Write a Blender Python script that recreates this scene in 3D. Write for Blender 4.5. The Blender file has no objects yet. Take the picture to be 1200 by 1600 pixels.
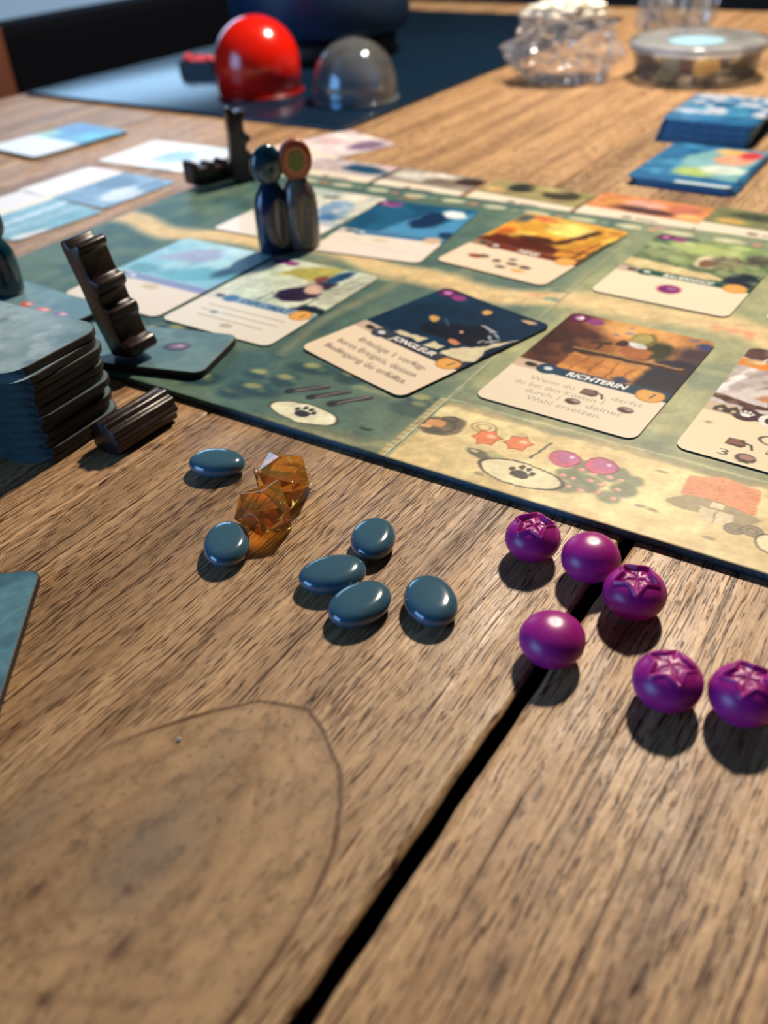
import bpy, bmesh, math, random
import numpy as np
from mathutils import Matrix, Vector

random.seed(7); rng = np.random.RandomState(11)
SC = bpy.context.scene
COL = SC.collection
MM = 0.001                       # every length below is in millimetres; the table top is z = 0
R = math.radians

# ---------------------------------------------------------------- camera
cam_d = bpy.data.cameras.new('camera'); cam = bpy.data.objects.new('camera', cam_d); COL.objects.link(cam)
cam_d.sensor_fit = 'VERTICAL'; cam_d.sensor_height = 36.0; cam_d.sensor_width = 27.0
cam_d.lens = 1388.58 / 1600 * 36.0
cam_d.clip_start = 0.01; cam_d.clip_end = 50
_p, _r = 0.63095486, -0.05539105
_c0 = Vector((1, 0, 0)); _c1 = Vector((0, math.sin(_p), math.cos(_p))); _c2 = Vector((0, -math.cos(_p), math.sin(_p)))
_m = Matrix((_c0, _c1, _c2)).transposed() @ Matrix.Rotation(_r, 3, 'Z')
cam.matrix_world = Matrix.Translation((0, 0, 0.1681)) @ _m.to_4x4()
cam_d.dof.use_dof = True; cam_d.dof.focus_distance = 0.278
cam_d.dof.aperture_fstop = cam_d.lens / 3.3
SC.camera = cam

# ---------------------------------------------------------------- world, lamp, exposure
w = bpy.data.worlds.new('world'); SC.world = w; w.use_nodes = True
w.node_tree.nodes['Background'].inputs[0].default_value = (0.16, 0.34, 0.62, 1)
w.node_tree.nodes['Background'].inputs[1].default_value = 0.30
def lamp(name, loc, size, power, color):
    d = bpy.data.lights.new(name, 'POINT'); d.shadow_soft_size = size; d.energy = power; d.color = color
    o = bpy.data.objects.new(name, d); o.location = loc; COL.objects.link(o); return o
lamp('pendant_lamp_light', (0.34, 0.93, 0.82), 0.040, 68.0, (1.0, 0.84, 0.66))
SC.view_settings.view_transform = 'Standard'; SC.view_settings.look = 'None'
SC.view_settings.exposure = 0.0; SC.view_settings.gamma = 1.0; SC.view_settings.use_curve_mapping = False
SC.cycles.max_bounces = 10; SC.cycles.transparent_max_bounces = 28

# ---------------------------------------------------------------- helpers
def lin(c):
    c = np.asarray(c, float) / 255.0
    return np.where(c <= 0.04045, c / 12.92, ((c + 0.055) / 1.055) ** 2.4)
def L4(c): v = lin(c); return (float(v[0]), float(v[1]), float(v[2]), 1.0)

def nmat(name):
    m = bpy.data.materials.new(name); m.use_nodes = True
    return m, m.node_tree, m.node_tree.nodes['Principled BSDF']
def N(nt, t, **kw):
    n = nt.nodes.new(t)
    for k, v in kw.items(): setattr(n, k, v)
    return n
def ramp(nt, src, stops):
    r = N(nt, 'ShaderNodeValToRGB'); el = r.color_ramp.elements
    while len(el) < len(stops): el.new(0.5)
    for e, (p, c) in zip(el, stops):
        e.position = p; e.color = c if len(c) == 4 else (*c, 1)
    nt.links.new(src, r.inputs[0]); return r.outputs[0]
def mixc(nt, f, a, b, mode='MIX'):
    m = N(nt, 'ShaderNodeMix', data_type='RGBA', blend_type=mode)
    for i, s in ((0, f), (6, a), (7, b)):
        if hasattr(s, 'links'): nt.links.new(s, m.inputs[i])
        else: m.inputs[i].default_value = s
    return m.outputs[2]
def mth(nt, op, a, b=0.0, c=None):
    m = N(nt, 'ShaderNodeMath', operation=op)
    for i, s in enumerate((a, b) if c is None else (a, b, c)):
        if hasattr(s, 'links'): nt.links.new(s, m.inputs[i])
        else: m.inputs[i].default_value = s
    return m.outputs[0]
def noise(nt, vec, scale, detail=3, rough=0.55):
    n = N(nt, 'ShaderNodeTexNoise'); n.inputs['Scale'].default_value = scale
    n.inputs['Detail'].default_value = detail; n.inputs['Roughness'].default_value = rough
    nt.links.new(vec, n.inputs['Vector']); return n.outputs['Fac']
def mapping(nt, scale, loc=(0, 0, 0), coord='Object'):
    t = N(nt, 'ShaderNodeTexCoord'); mp = N(nt, 'ShaderNodeMapping')
    mp.inputs['Scale'].default_value = scale; mp.inputs['Location'].default_value = loc
    nt.links.new(t.outputs[coord], mp.inputs['Vector']); return mp.outputs[0]

def plain(name, col, rough=0.5, spec=0.5, metal=0.0, coat=0.0, var=0.08, nscale=400, bump=0.0):
    """a colour with a faint procedural mottling"""
    m, nt, b = nmat(name)
    vec = mapping(nt, (1, 1, 1)); nz = noise(nt, vec, nscale, 3)
    c = L4(col); d = tuple(x * (1 - 2.2 * var) for x in c[:3]) + (1,); u = tuple(min(1, x * (1 + 2.2 * var)) for x in c[:3]) + (1,)
    nt.links.new(ramp(nt, nz, [(0.3, d), (0.7, u)]), b.inputs['Base Color'])
    b.inputs['Roughness'].default_value = rough; b.inputs['Specular IOR Level'].default_value = spec
    b.inputs['Metallic'].default_value = metal; b.inputs['Coat Weight'].default_value = coat
    b.inputs['Coat Roughness'].default_value = 0.06
    if bump:
        bp = N(nt, 'ShaderNodeBump'); bp.inputs['Strength'].default_value = bump; bp.inputs['Distance'].default_value = 0.0003
        nt.links.new(nz, bp.inputs['Height']); nt.links.new(bp.outputs[0], b.inputs['Normal'])
    return m

def print_mat(name, rough=0.42, spec=0.4, bump=0.15):
    """printed card: the flat print comes from the colour attribute"""
    m, nt, b = nmat(name)
    a = N(nt, 'ShaderNodeAttribute', attribute_name='print')
    vec = mapping(nt, (1, 1, 1)); g = noise(nt, vec, 1500, 2)
    nt.links.new(mixc(nt, 0.10, a.outputs['Color'], ramp(nt, g, [(0.3, (0.35, 0.35, 0.35)), (0.7, (0.75, 0.75, 0.75))]), 'OVERLAY'), b.inputs['Base Color'])
    b.inputs['Roughness'].default_value = rough; b.inputs['Specular IOR Level'].default_value = spec
    bp = N(nt, 'ShaderNodeBump'); bp.inputs['Strength'].default_value = bump; bp.inputs['Distance'].default_value = 0.00012
    nt.links.new(g, bp.inputs['Height']); nt.links.new(bp.outputs[0], b.inputs['Normal'])
    return m

def link(name, me, parent=None, loc=(0, 0, 0), rot=(0, 0, 0)):
    o = bpy.data.objects.new(name, me); COL.objects.link(o)
    o.location = Vector(loc) * MM; o.rotation_euler = rot
    if parent: o.parent = parent
    return o
def mesh(name, verts, faces, mats, parent=None, loc=(0, 0, 0), rot=(0, 0, 0), smooth=True, fmat=None):
    me = bpy.data.meshes.new(name)
    me.from_pydata([(x * MM, y * MM, z * MM) for x, y, z in verts], [], faces)
    for m in (mats if isinstance(mats, (list, tuple)) else [mats]): me.materials.append(m)
    if fmat is not None: me.polygons.foreach_set('material_index', fmat)
    me.polygons.foreach_set('use_smooth', [smooth] * len(me.polygons)); me.update()
    return link(name, me, parent, loc, rot)
def from_bm(name, bm, mats, parent=None, loc=(0, 0, 0), rot=(0, 0, 0), smooth=True, sharp=None):
    bmesh.ops.recalc_face_normals(bm, faces=bm.faces)
    me = bpy.data.meshes.new(name); bm.to_mesh(me); bm.free()
    me.transform(Matrix.Scale(MM, 4))
    for m in (mats if isinstance(mats, (list, tuple)) else [mats]): me.materials.append(m)
    me.polygons.foreach_set('use_smooth', [smooth] * len(me.polygons))
    if smooth and sharp: me.set_sharp_from_angle(angle=R(sharp))
    me.update(); return link(name, me, parent, loc, rot)
def thing(name, label, cat, loc=(0, 0, 0), rotz=0.0, group=None, kind=None):
    o = link(name, None, None, loc, (0, 0, rotz)); o.empty_display_size = 0.01
    return tag(o, label, cat, group, kind)
def tag(o, label=None, cat=None, group=None, kind=None):
    if label: o['label'] = label
    if cat: o['category'] = cat
    if group: o['group'] = group
    if kind: o['kind'] = kind
    return o
def box(bm, x0, x1, y0, y1, z0, z1, bev=0.0, seg=2):
    r = bmesh.ops.create_cube(bm, size=1.0, matrix=Matrix.Translation(((x0 + x1) / 2, (y0 + y1) / 2, (z0 + z1) / 2)) @ Matrix.Diagonal((x1 - x0, y1 - y0, z1 - z0, 1)))
    if bev:
        es = list({e for v in r['verts'] for e in v.link_edges})
        bmesh.ops.bevel(bm, geom=es, offset=bev, segments=seg, affect='EDGES', profile=0.5)
def lathe(prof, n=64, closed=False):
    """profile (r, z) turned round z; returns verts, faces"""
    V, F = [], []
    for r, z in prof:
        V += [(r * math.cos(2 * math.pi * k / n), r * math.sin(2 * math.pi * k / n), z) for k in range(n)]
    for i in range(len(prof) - 1):
        for k in range(n):
            a, b = i * n + k, i * n + (k + 1) % n
            F.append((a, b, b + n, a + n))
    return V, F

# ------------------------------------------------ canvas: flat print evaluated on the points of a surface (mm, sRGB 0-255)
def vnoise(X, Y, scale, seed):
    def h(i, j):
        n = (i.astype(np.int64) * 374761393 + j.astype(np.int64) * 668265263 + seed * 1442695041) & 0x7fffffff
        n = ((n ^ (n >> 13)) * 1274126177) & 0x7fffffff
        return ((n ^ (n >> 16)) & 0xffff) / 65535.0
    x, y = X / scale + 1000, Y / scale + 1000
    i, j = np.floor(x), np.floor(y); u, v = x - i, y - j
    u, v = u * u * (3 - 2 * u), v * v * (3 - 2 * v)
    return (h(i, j) * (1 - u) + h(i + 1, j) * u) * (1 - v) + (h(i, j + 1) * (1 - u) + h(i + 1, j + 1) * u) * v
def fbm(X, Y, scale, seed, o=3):
    t, a, s = 0, 0.5, 0
    for k in range(o):
        t = t + a * vnoise(X, Y, scale / 2 ** k, seed + k); s += a; a *= 0.55
    return t / s
class Canvas:
    def __init__(s, X, Y, col):
        s.X, s.Y = X, Y; s.C = np.ones((len(X), 3)) * np.array(col, float)
    def blend(s, m, col): s.C = s.C * (1 - m[:, None]) + m[:, None] * np.array(col, float); return s
    def fade(s, sd, soft): return np.clip(0.5 - sd / max(soft, 1e-3), 0, 1)
    def ell(s, cx, cy, rx, ry, col, rot=0, soft=0.4, a=1.0):
        c, q = math.cos(R(rot)), math.sin(R(rot)); x, y = s.X - cx, s.Y - cy
        u, v = (x * c + y * q) / rx, (-x * q + y * c) / ry
        return s.blend(a * s.fade((np.sqrt(u * u + v * v) - 1) * min(rx, ry), soft), col)
    def ring(s, cx, cy, rx, ry, wd, col, rot=0, a=1.0):
        c, q = math.cos(R(rot)), math.sin(R(rot)); x, y = s.X - cx, s.Y - cy
        u, v = (x * c + y * q) / rx, (-x * q + y * c) / ry
        return s.blend(a * s.fade(abs(np.sqrt(u * u + v * v) - 1) * min(rx, ry) - wd / 2, 0.35), col)
    def seg(s, x0, y0, x1, y1, wd, col, soft=0.35, a=1.0):
        dx, dy = x1 - x0, y1 - y0; t = np.clip(((s.X - x0) * dx + (s.Y - y0) * dy) / (dx * dx + dy * dy + 1e-9), 0, 1)
        return s.blend(a * s.fade(np.hypot(s.X - x0 - t * dx, s.Y - y0 - t * dy) - wd / 2, soft), col)
    def path(s, pts, wd, col, soft=0.35, a=1.0):
        for p, q in zip(pts, pts[1:]): s.seg(*p, *q, wd, col, soft, a)
        return s
    def poly(s, pts, col, soft=0.4, a=1.0, wob=0.0, seed=1):
        X, Y = s.X, s.Y
        if wob:
            X = X + wob * (fbm(s.X, s.Y, wob * 4, seed) - 0.5) * 2; Y = Y + wob * (fbm(s.X, s.Y, wob * 4, seed + 9) - 0.5) * 2
        d = np.full(len(X), 1e9); ins = np.zeros(len(X), bool)
        for (x0, y0), (x1, y1) in zip(pts, pts[1:] + pts[:1]):
            dx, dy = x1 - x0, y1 - y0; t = np.clip(((X - x0) * dx + (Y - y0) * dy) / (dx * dx + dy * dy + 1e-9), 0, 1)
            d = np.minimum(d, np.hypot(X - x0 - t * dx, Y - y0 - t * dy))
            if y0 != y1: ins ^= ((y0 > Y) != (y1 > Y)) & (X < (x1 - x0) * (Y - y0) / (y1 - y0) + x0)
        return s.blend(a * s.fade(np.where(ins, -d, d), soft), col)
    def rect(s, x0, y0, x1, y1, col, soft=0.3, a=1.0, wob=0.0, seed=1): return s.poly([(x0, y0), (x1, y0), (x1, y1), (x0, y1)], col, soft, a, wob, seed)
    def blotch(s, scale, col, lo=0.5, hi=0.7, seed=1, a=1.0, box_=None):
        m = np.clip((fbm(s.X, s.Y, scale, seed) - lo) / (hi - lo), 0, 1) * a
        if box_: m = m * ((s.X > box_[0]) & (s.Y > box_[1]) & (s.X < box_[2]) & (s.Y < box_[3]))
        return s.blend(m, col)
    def mottle(s, scale, amp, seed=3):
        s.C = np.clip(s.C * (1 + amp * (fbm(s.X, s.Y, scale, seed)[:, None] - 0.5) * 2), 0, 255); return s

def rounded_sheet(name, W, H, r, T, nx, ny, paint, mats, parent=None, loc=(0, 0, 0), rot=(0, 0, 0), bow=0.0, edge_round=0.0):
    """card or tile: printed top (slot 0), edge and underside (slot 1); local origin at its lower-left corner"""
    ys = np.concatenate([r - r * np.cos(np.linspace(0, math.pi / 2, 7)), np.linspace(r, H - r, ny)[1:-1], H - r + r * np.sin(np.linspace(0, math.pi / 2, 7))])
    d = np.clip(np.maximum(r - ys, ys - (H - r)), 0, r); ins = r - np.sqrt(np.maximum(r * r - d * d, 0))
    t = np.linspace(0, 1, nx)
    X = ins[:, None] + (W - 2 * ins)[:, None] * t[None]; Y = np.repeat(ys[:, None], nx, 1)
    n, m = X.shape; X, Y = X.ravel(), Y.ravel()
    zf = lambda x, y: T + bow * ((x - W / 2) / (W / 2)) ** 2 * abs(bow > 0)
    V = [np.stack([X, Y, zf(X, Y) * np.ones_like(X)], 1)]
    I = np.arange(n * m).reshape(n, m)
    F = [np.stack([I[:-1, :-1], I[:-1, 1:], I[1:, 1:], I[1:, :-1]], -1).reshape(-1, 4)]
    loop = np.concatenate([I[0, :], I[1:, -1], I[-1, -2::-1], I[-2:0, 0]])
    k = len(loop); base = n * m; px, py = X[loop], Y[loop]; cx, cy = W / 2, H / 2
    er = edge_round; rings = []
    top = loop; bot = base + np.arange(k)
    if er:                                                    # softened upper and lower edge
        tx_, ty_ = np.roll(px, -1) - np.roll(px, 1), np.roll(py, -1) - np.roll(py, 1); ln_ = np.hypot(tx_, ty_) + 1e-9
        ox, oy = ty_ / ln_, -tx_ / ln_
        for f_, zz in ((.7, T - er * .3), (1.0, T - er), (1.0, er), (.7, er * .3)):
            V.append(np.stack([px + ox * er * f_, py + oy * er * f_, zz * np.ones(k)], 1)); F.append(np.stack([top, bot, np.roll(bot, -1), np.roll(top, -1)], -1)); top = bot; bot = bot + k
    V.append(np.stack([px, py, zf(px, py) - T], 1))
    F.append(np.stack([top, bot, np.roll(bot, -1), np.roll(top, -1)], -1))
    ci = sum(len(v) for v in V); V.append(np.array([[cx, cy, 0.0]]))
    tri = np.stack([bot, np.full(k, ci), np.roll(bot, -1)], -1)
    V = np.concatenate(V) * MM; nq = sum(len(f) for f in F); Q = np.concatenate(F)
    me = bpy.data.meshes.new(name); me.vertices.add(len(V)); me.vertices.foreach_set('co', V.astype(np.float32).ravel())
    nl = nq * 4 + len(tri) * 3; me.loops.add(nl)
    me.loops.foreach_set('vertex_index', np.concatenate([Q.ravel(), tri.ravel()]).astype(np.int32))
    me.polygons.add(nq + len(tri))
    me.polygons.foreach_set('loop_start', np.concatenate([np.arange(nq) * 4, nq * 4 + np.arange(len(tri)) * 3]).astype(np.int32))
    ntop = (n - 1) * (m - 1); me.polygons.foreach_set('use_smooth', [False] * (nq + len(tri))); mi = np.ones(nq + len(tri), np.int32); mi[:ntop] = 0
    me.polygons.foreach_set('material_index', mi); me.update(calc_edges=True); me.validate()
    for q in mats: me.materials.append(q)
    c = Canvas(X, Y, (230, 220, 200)); paint(c)
    A = np.zeros((len(V), 4), np.float32); A[:, 3] = 1; A[:n * m, :3] = lin(c.C)
    A[n * m:, :3] = 0.02
    at = me.color_attributes.new('print', 'FLOAT_COLOR', 'POINT'); at.data.foreach_set('color', A.ravel())
    return link(name, me, parent, loc, rot)

def lettering(name, text, x, y, z, width, size, col, parent, shear=0.0, rot=0.0, bold=0.0):
    cu = bpy.data.curves.new(name, 'FONT'); cu.body = text; cu.size = size * MM; cu.shear = shear; cu.offset = bold * MM
    cu.align_x = 'LEFT'; cu.extrude = 0.004 * MM; cu.resolution_u = 3
    cu.materials.append(col); o = link(name, cu, parent, (x, y, z), (0, 0, R(rot))); TXT.append((o, width)); return o
TXT = []

# ---------------------------------------------------------------- materials
def wood_mat(name, seed, light, mid, dark, streak=1.0):
    m, nt, b = nmat(name)
    tc = N(nt, 'ShaderNodeTexCoord'); sep = N(nt, 'ShaderNodeSeparateXYZ'); nt.links.new(tc.outputs['Object'], sep.inputs[0])
    U, V = sep.outputs[0], sep.outputs[1]
    def uv(su, sv, off=0.0, warp=None):
        c = N(nt, 'ShaderNodeCombineXYZ')
        vv = V if warp is None else mth(nt, 'ADD', V, warp)
        nt.links.new(mth(nt, 'MULTIPLY', U, su), c.inputs[0]); nt.links.new(mth(nt, 'MULTIPLY', vv, sv), c.inputs[1]); c.inputs[2].default_value = seed * 3.7 + off
        return c.outputs[0]
    sd = N(nt, 'ShaderNodeAttribute', attribute_name='knot').outputs['Fac']          # mm from the contour of the smooth knot, negative inside
    st = N(nt, 'ShaderNodeAttribute', attribute_name='stain')
    sts = N(nt, 'ShaderNodeSeparateColor'); nt.links.new(st.outputs['Color'], sts.inputs[0])
    inside = mth(nt, 'MULTIPLY', sts.outputs[2], 1.0)
    near = mth(nt, 'MULTIPLY', mth(nt, 'POWER', 2.718, mth(nt, 'MULTIPLY', mth(nt, 'ABSOLUTE', sd), -0.07)), 0.004)
    wn = mth(nt, 'MULTIPLY', mth(nt, 'SUBTRACT', noise(nt, uv(9, 14, 5), 1, 3), 0.5), 0.006)
    wn2 = mth(nt, 'ADD', wn, mth(nt, 'MULTIPLY', mth(nt, 'SUBTRACT', noise(nt, uv(45, 100, 8), 1, 2), 0.5), 0.0007))
    # broad growth bands, fine bands
    band = noise(nt, uv(3, 70, 1, wn), 1, 4, 0.6)
    col = ramp(nt, band, [(0.28, dark), (0.46, mid), (0.58, light), (0.78, mid)])
    fine = noise(nt, uv(16, 640, 2, wn2), 1, 4, 0.68)
    col = mixc(nt, 0.6, col, ramp(nt, fine, [(0.32, (0.30, 0.30, 0.30)), (0.66, (0.68, 0.68, 0.68))]), 'OVERLAY')
    speck = noise(nt, uv(330, 480, 4), 1, 3, 0.6)
    col = mixc(nt, 0.35, col, ramp(nt, speck, [(0.3, (0.3, 0.3, 0.3)), (0.7, (0.7, 0.7, 0.7))]), 'OVERLAY')
    # open pores: short dark streaks, and longer cracks
    dens = noise(nt, uv(12, 45, 3), 1, 2)
    pore = noise(nt, uv(125, 2500, 6, wn2), 1, 1, 0.5)
    thr = mth(nt, 'SUBTRACT', 0.69, mth(nt, 'MULTIPLY', dens, 0.18))
    pr = mth(nt, 'MULTIPLY', mth(nt, 'SUBTRACT', pore, thr), 20.0); pr = mth(nt, 'MINIMUM', mth(nt, 'MAXIMUM', pr, 0), 1)
    lp = noise(nt, uv(7, 1100, 7, wn2), 1, 1.5, 0.5)
    lr = mth(nt, 'MINIMUM', mth(nt, 'MAXIMUM', mth(nt, 'MULTIPLY', mth(nt, 'SUBTRACT', lp, mth(nt, 'SUBTRACT', 0.735, mth(nt, 'MULTIPLY', noise(nt, uv(4, 30, 17), 1, 1), 0.17))), 22), 0), 1)
    holes = mth(nt, 'MAXIMUM', pr, lr)
    outm = mth(nt, 'SUBTRACT', 1.0, mth(nt, 'MULTIPLY', inside, 0.93))
    holes = mth(nt, 'MULTIPLY', mth(nt, 'MULTIPLY', holes, outm), streak)
    holec = mixc(nt, 1.0, col, (0.20, 0.12, 0.10, 1), 'MULTIPLY')
    # smooth heart of the knot
    kn = noise(nt, uv(110, 190, 9), 1, 5, 0.7); kb = noise(nt, uv(18, 55, 10), 1, 3)
    kcol = ramp(nt, kb, [(0.3, tuple(x * 0.84 for x in mid)), (0.7, tuple(x * 0.96 for x in light))])
    kcol = mixc(nt, 0.9, kcol, ramp(nt, kn, [(0.3, (0.20, 0.20, 0.19)), (0.5, (0.5, 0.5, 0.5)), (0.7, (0.60, 0.60, 0.58))]), 'OVERLAY')
    sk = noise(nt, uv(420, 560, 19), 1, 2, .6); kcol = mixc(nt, mth(nt, 'MINIMUM', mth(nt, 'MAXIMUM', mth(nt, 'MULTIPLY', mth(nt, 'SUBTRACT', sk, .60), 5), 0), .6), kcol, (0.13, 0.085, 0.05, 1))
    gh = mth(nt, 'MAXIMUM', mth(nt, 'SUBTRACT', 1.0, mth(nt, 'MULTIPLY', mth(nt, 'ABSOLUTE', mth(nt, 'SUBTRACT', mth(nt, 'PINGPONG', mth(nt, 'ADD', sd, mth(nt, 'MULTIPLY', kb, 9.0)), 8.5), 4.0)), 0.55)), 0)
    kcol = mixc(nt, mth(nt, 'MULTIPLY', gh, mth(nt, 'MULTIPLY', kn, .55)), kcol, (0.16, 0.085, 0.045, 1))
    col = mixc(nt, inside, mixc(nt, holes, col, holec), kcol)
    # growth line that runs round the knot, its ghosts inside, grey stain, dark pin knots
    lw = mth(nt, 'ADD', 0.55, mth(nt, 'MULTIPLY', noise(nt, uv(220, 220, 12), 1, 2), 0.9))
    ln = mth(nt, 'MAXIMUM', mth(nt, 'SUBTRACT', 1.0, mth(nt, 'DIVIDE', mth(nt, 'ABSOLUTE', sd), lw)), 0)
    lnn = mth(nt, 'MULTIPLY', ln, mth(nt, 'ADD', 0.25, mth(nt, 'MULTIPLY', noise(nt, uv(90, 90, 13), 1, 2), 0.9)))
    lnn = mth(nt, 'MINIMUM', mth(nt, 'MULTIPLY', lnn, mth(nt, 'MULTIPLY', st.outputs['Alpha'], 1.5)), 1.0)
    col = mixc(nt, lnn, col, (0.115, 0.055, 0.024, 1))
    col = mixc(nt, mth(nt, 'MULTIPLY', sts.outputs[0], 0.75), col, (0.145, 0.135, 0.115, 1))
    col = mixc(nt, sts.outputs[1], col, (0.055, 0.026, 0.018, 1))
    nt.links.new(col, b.inputs['Base Color'])
    rg = ramp(nt, noise(nt, uv(30, 90, 14), 1, 3), [(0.3, (0.34,) * 3), (0.7, (0.52,) * 3)]); nt.links.new(rg, b.inputs['Roughness'])
    b.inputs['Specular IOR Level'].default_value = 0.42
    hgt = mth(nt, 'SUBTRACT', mth(nt, 'ADD', mth(nt, 'MULTIPLY', fine, 0.5), mth(nt, 'MULTIPLY', speck, 0.22)), mth(nt, 'MULTIPLY', holes, 0.7))
    bp = N(nt, 'ShaderNodeBump'); bp.inputs['Strength'].default_value = 1.0; bp.inputs['Distance'].default_value = 0.0005
    nt.links.new(hgt, bp.inputs['Height']); nt.links.new(bp.outputs[0], b.inputs['Normal'])
    return m
WLIGHT, WMID, WDARK = (0.50, 0.322, 0.168), (0.39, 0.242, 0.124), (0.24, 0.142, 0.074)

M = dict(
    card=print_mat('printed_card', 0.28, 0.22), tile=print_mat('printed_tile', 0.36, 0.5), board=print_mat('printed_linen_board', 0.45, 0.25, 0.3),
    card_edge=plain('card_edge', (28, 32, 40), 0.6), tile_edge=plain('tile_edge', (22, 20, 25), 0.55, var=0.25, nscale=900, bump=0.4),
    board_edge=plain('board_edge', (52, 84, 100), 0.6, var=0.2, nscale=700, bump=0.4),
    pebble=plain('slate_blue_pebble', (62, 98, 118), 0.15, 0.55, coat=0.6, var=0.04, nscale=150),
    twig=plain('dark_brown_resin', (34, 21, 20), 0.34, 0.5, var=0.2, nscale=500, bump=0.3),
    black=plain('black_satin', (10, 16, 26), 0.5, 0.4), mat=plain('dark_blue_leather', (13, 34, 54), 0.22, 0.5, var=0.15, nscale=300, bump=0.25),
    pot=plain('navy_enamel', (16, 48, 78), 0.45, 0.4), iron=plain('black_iron', (14, 15, 18), 0.5),
    white_ink=plain('white_ink', (238, 238, 232), 0.5), grey_ink=plain('grey_ink', (158, 146, 134), 0.6), black_ink=plain('black_ink', (30, 26, 26), 0.6),
    teal=plain('teal_lacquer', (10, 54, 70), 0.18, 0.5, coat=0.5), navy=plain('navy_lacquer', (12, 34, 66), 0.2, 0.5, coat=0.5),
    taupe=plain('taupe_lacquer', (92, 84, 80), 0.24, 0.5, coat=0.5), rust=plain('rust_print', (150, 72, 44), 0.4), olive=plain('olive_print', (116, 112, 52), 0.45),
    orange_print=plain('orange_print', (196, 116, 66), 0.4),
    brownwood=plain('brown_wood', (120, 66, 40), 0.5, var=0.2, nscale=30),
    red=plain('red_plastic', (216, 26, 8), 0.2, 0.5, coat=0.4, var=0.03), darkred=plain('dark_red', (130, 16, 26), 0.3), bead=plain('pink_red_bead', (214, 70, 84), 0.3),
    wall=plain('wall_paint', (40, 50, 64), 0.9), floor=plain('dark_floor', (26, 28, 36), 0.5, var=0.3, nscale=4), curtain=plain('grey_curtain', (120, 134, 146), 0.9),
    pearl=plain('pearl_white', (240, 232, 214), 0.35), chip_dark=plain('chip_dark', (34, 22, 26), 0.5), chip_gold=plain('chip_gold', (226, 176, 96), 0.5),
    chip_tan=plain('chip_tan', (170, 108, 80), 0.5), chip_green=plain('chip_green', (112, 110, 70), 0.5), blue_lid=plain('pale_blue', (150, 200, 226), 0.4),
    gap_shade=plain('dark_shade_in_the_gap', (22, 17, 16), 0.95, 0.05), deck_edge=plain('blue_card_edges', (62, 124, 170), 0.6),  # near-black colour stands in for the shade inside the gap
    cushion=plain('black_cushion', (3, 6, 14), 0.85, 0.08),
)
def berry_mat():
    m, nt, b = nmat('magenta_berry')
    n1 = noise(nt, mapping(nt, (1, 1, 1)), 160, 3)
    nt.links.new(ramp(nt, n1, [(0.3, L4((150, 26, 126))), (0.7, L4((172, 36, 142)))]), b.inputs['Base Color'])
    b.inputs['Roughness'].default_value = 0.34; b.inputs['Subsurface Weight'].default_value = 0.35
    b.inputs['Subsurface Radius'].default_value = (1.0, 0.25, 0.5); b.inputs['Subsurface Scale'].default_value = 0.002
    return m
M['berry'] = berry_mat()
def gem_mat():
    m, nt, b = nmat('amber_acrylic')
    b.inputs['Base Color'].default_value = (1.0, 0.56, 0.16, 1); b.inputs['Transmission Weight'].default_value = .90
    b.inputs['Roughness'].default_value = 0.0; b.inputs['IOR'].default_value = 1.5
    nt.links.new(ramp(nt, noise(nt, mapping(nt, (1, 1, 1)), 130, 2), [(0.3, (1.0, 0.56, 0.10)), (0.7, (1.0, 0.78, 0.26))]), b.inputs['Base Color'])
    v = N(nt, 'ShaderNodeVolumeAbsorption'); v.inputs['Color'].default_value = (1.0, 0.62, 0.10, 1); v.inputs['Density'].default_value = 60
    nt.links.new(v.outputs[0], nt.nodes['Material Output'].inputs['Volume'])
    return m
M['gem'] = gem_mat()
def film_mat(name, tint, gloss, rough=0.08, haze=0.06):
    """thin clear plastic: mostly see-through, with a glossy and slightly milky surface"""
    m = bpy.data.materials.new(name); m.use_nodes = True; nt = m.node_tree; nt.nodes.remove(nt.nodes['Principled BSDF'])
    t = N(nt, 'ShaderNodeBsdfTransparent'); t.inputs[0].default_value = (*tint, 1)
    g = N(nt, 'ShaderNodeBsdfGlossy'); g.inputs['Roughness'].default_value = rough; g.inputs[0].default_value = (0.95, 0.97, 1, 1)
    d = N(nt, 'ShaderNodeBsdfDiffuse'); d.inputs[0].default_value = (0.75, 0.78, 0.8, 1)
    lw = N(nt, 'ShaderNodeLayerWeight'); lw.inputs[0].default_value = gloss
    a = N(nt, 'ShaderNodeMixShader'); bmx = N(nt, 'ShaderNodeMixShader')
    nz = noise(nt, mapping(nt, (1, 1, 1)), 40, 2)
    nt.links.new(mth(nt, 'MULTIPLY', nz, haze * 2), a.inputs[0]); nt.links.new(t.outputs[0], a.inputs[1]); nt.links.new(d.outputs[0], a.inputs[2])
    nt.links.new(lw.outputs['Fresnel'], bmx.inputs[0]); nt.links.new(a.outputs[0], bmx.inputs[1]); nt.links.new(g.outputs[0], bmx.inputs[2])
    nt.links.new(bmx.outputs[0], nt.nodes['Material Output'].inputs[0]); return m
M['film'] = film_mat('clear_film', (0.975, 0.975, 0.98), 0.20, 0.10, 0.12)
M['clear'] = film_mat('clear_plastic', (0.80, 0.90, 0.94), 0.34, 0.05, 0.11)
M['lid'] = film_mat('clear_lid', (0.93, 0.95, 0.97), 0.22, 0.15, 0.30)
M['tub'] = film_mat('clear_tub_plastic', (0.97, 0.98, 0.98), 0.22, 0.12, 0.08)
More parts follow.
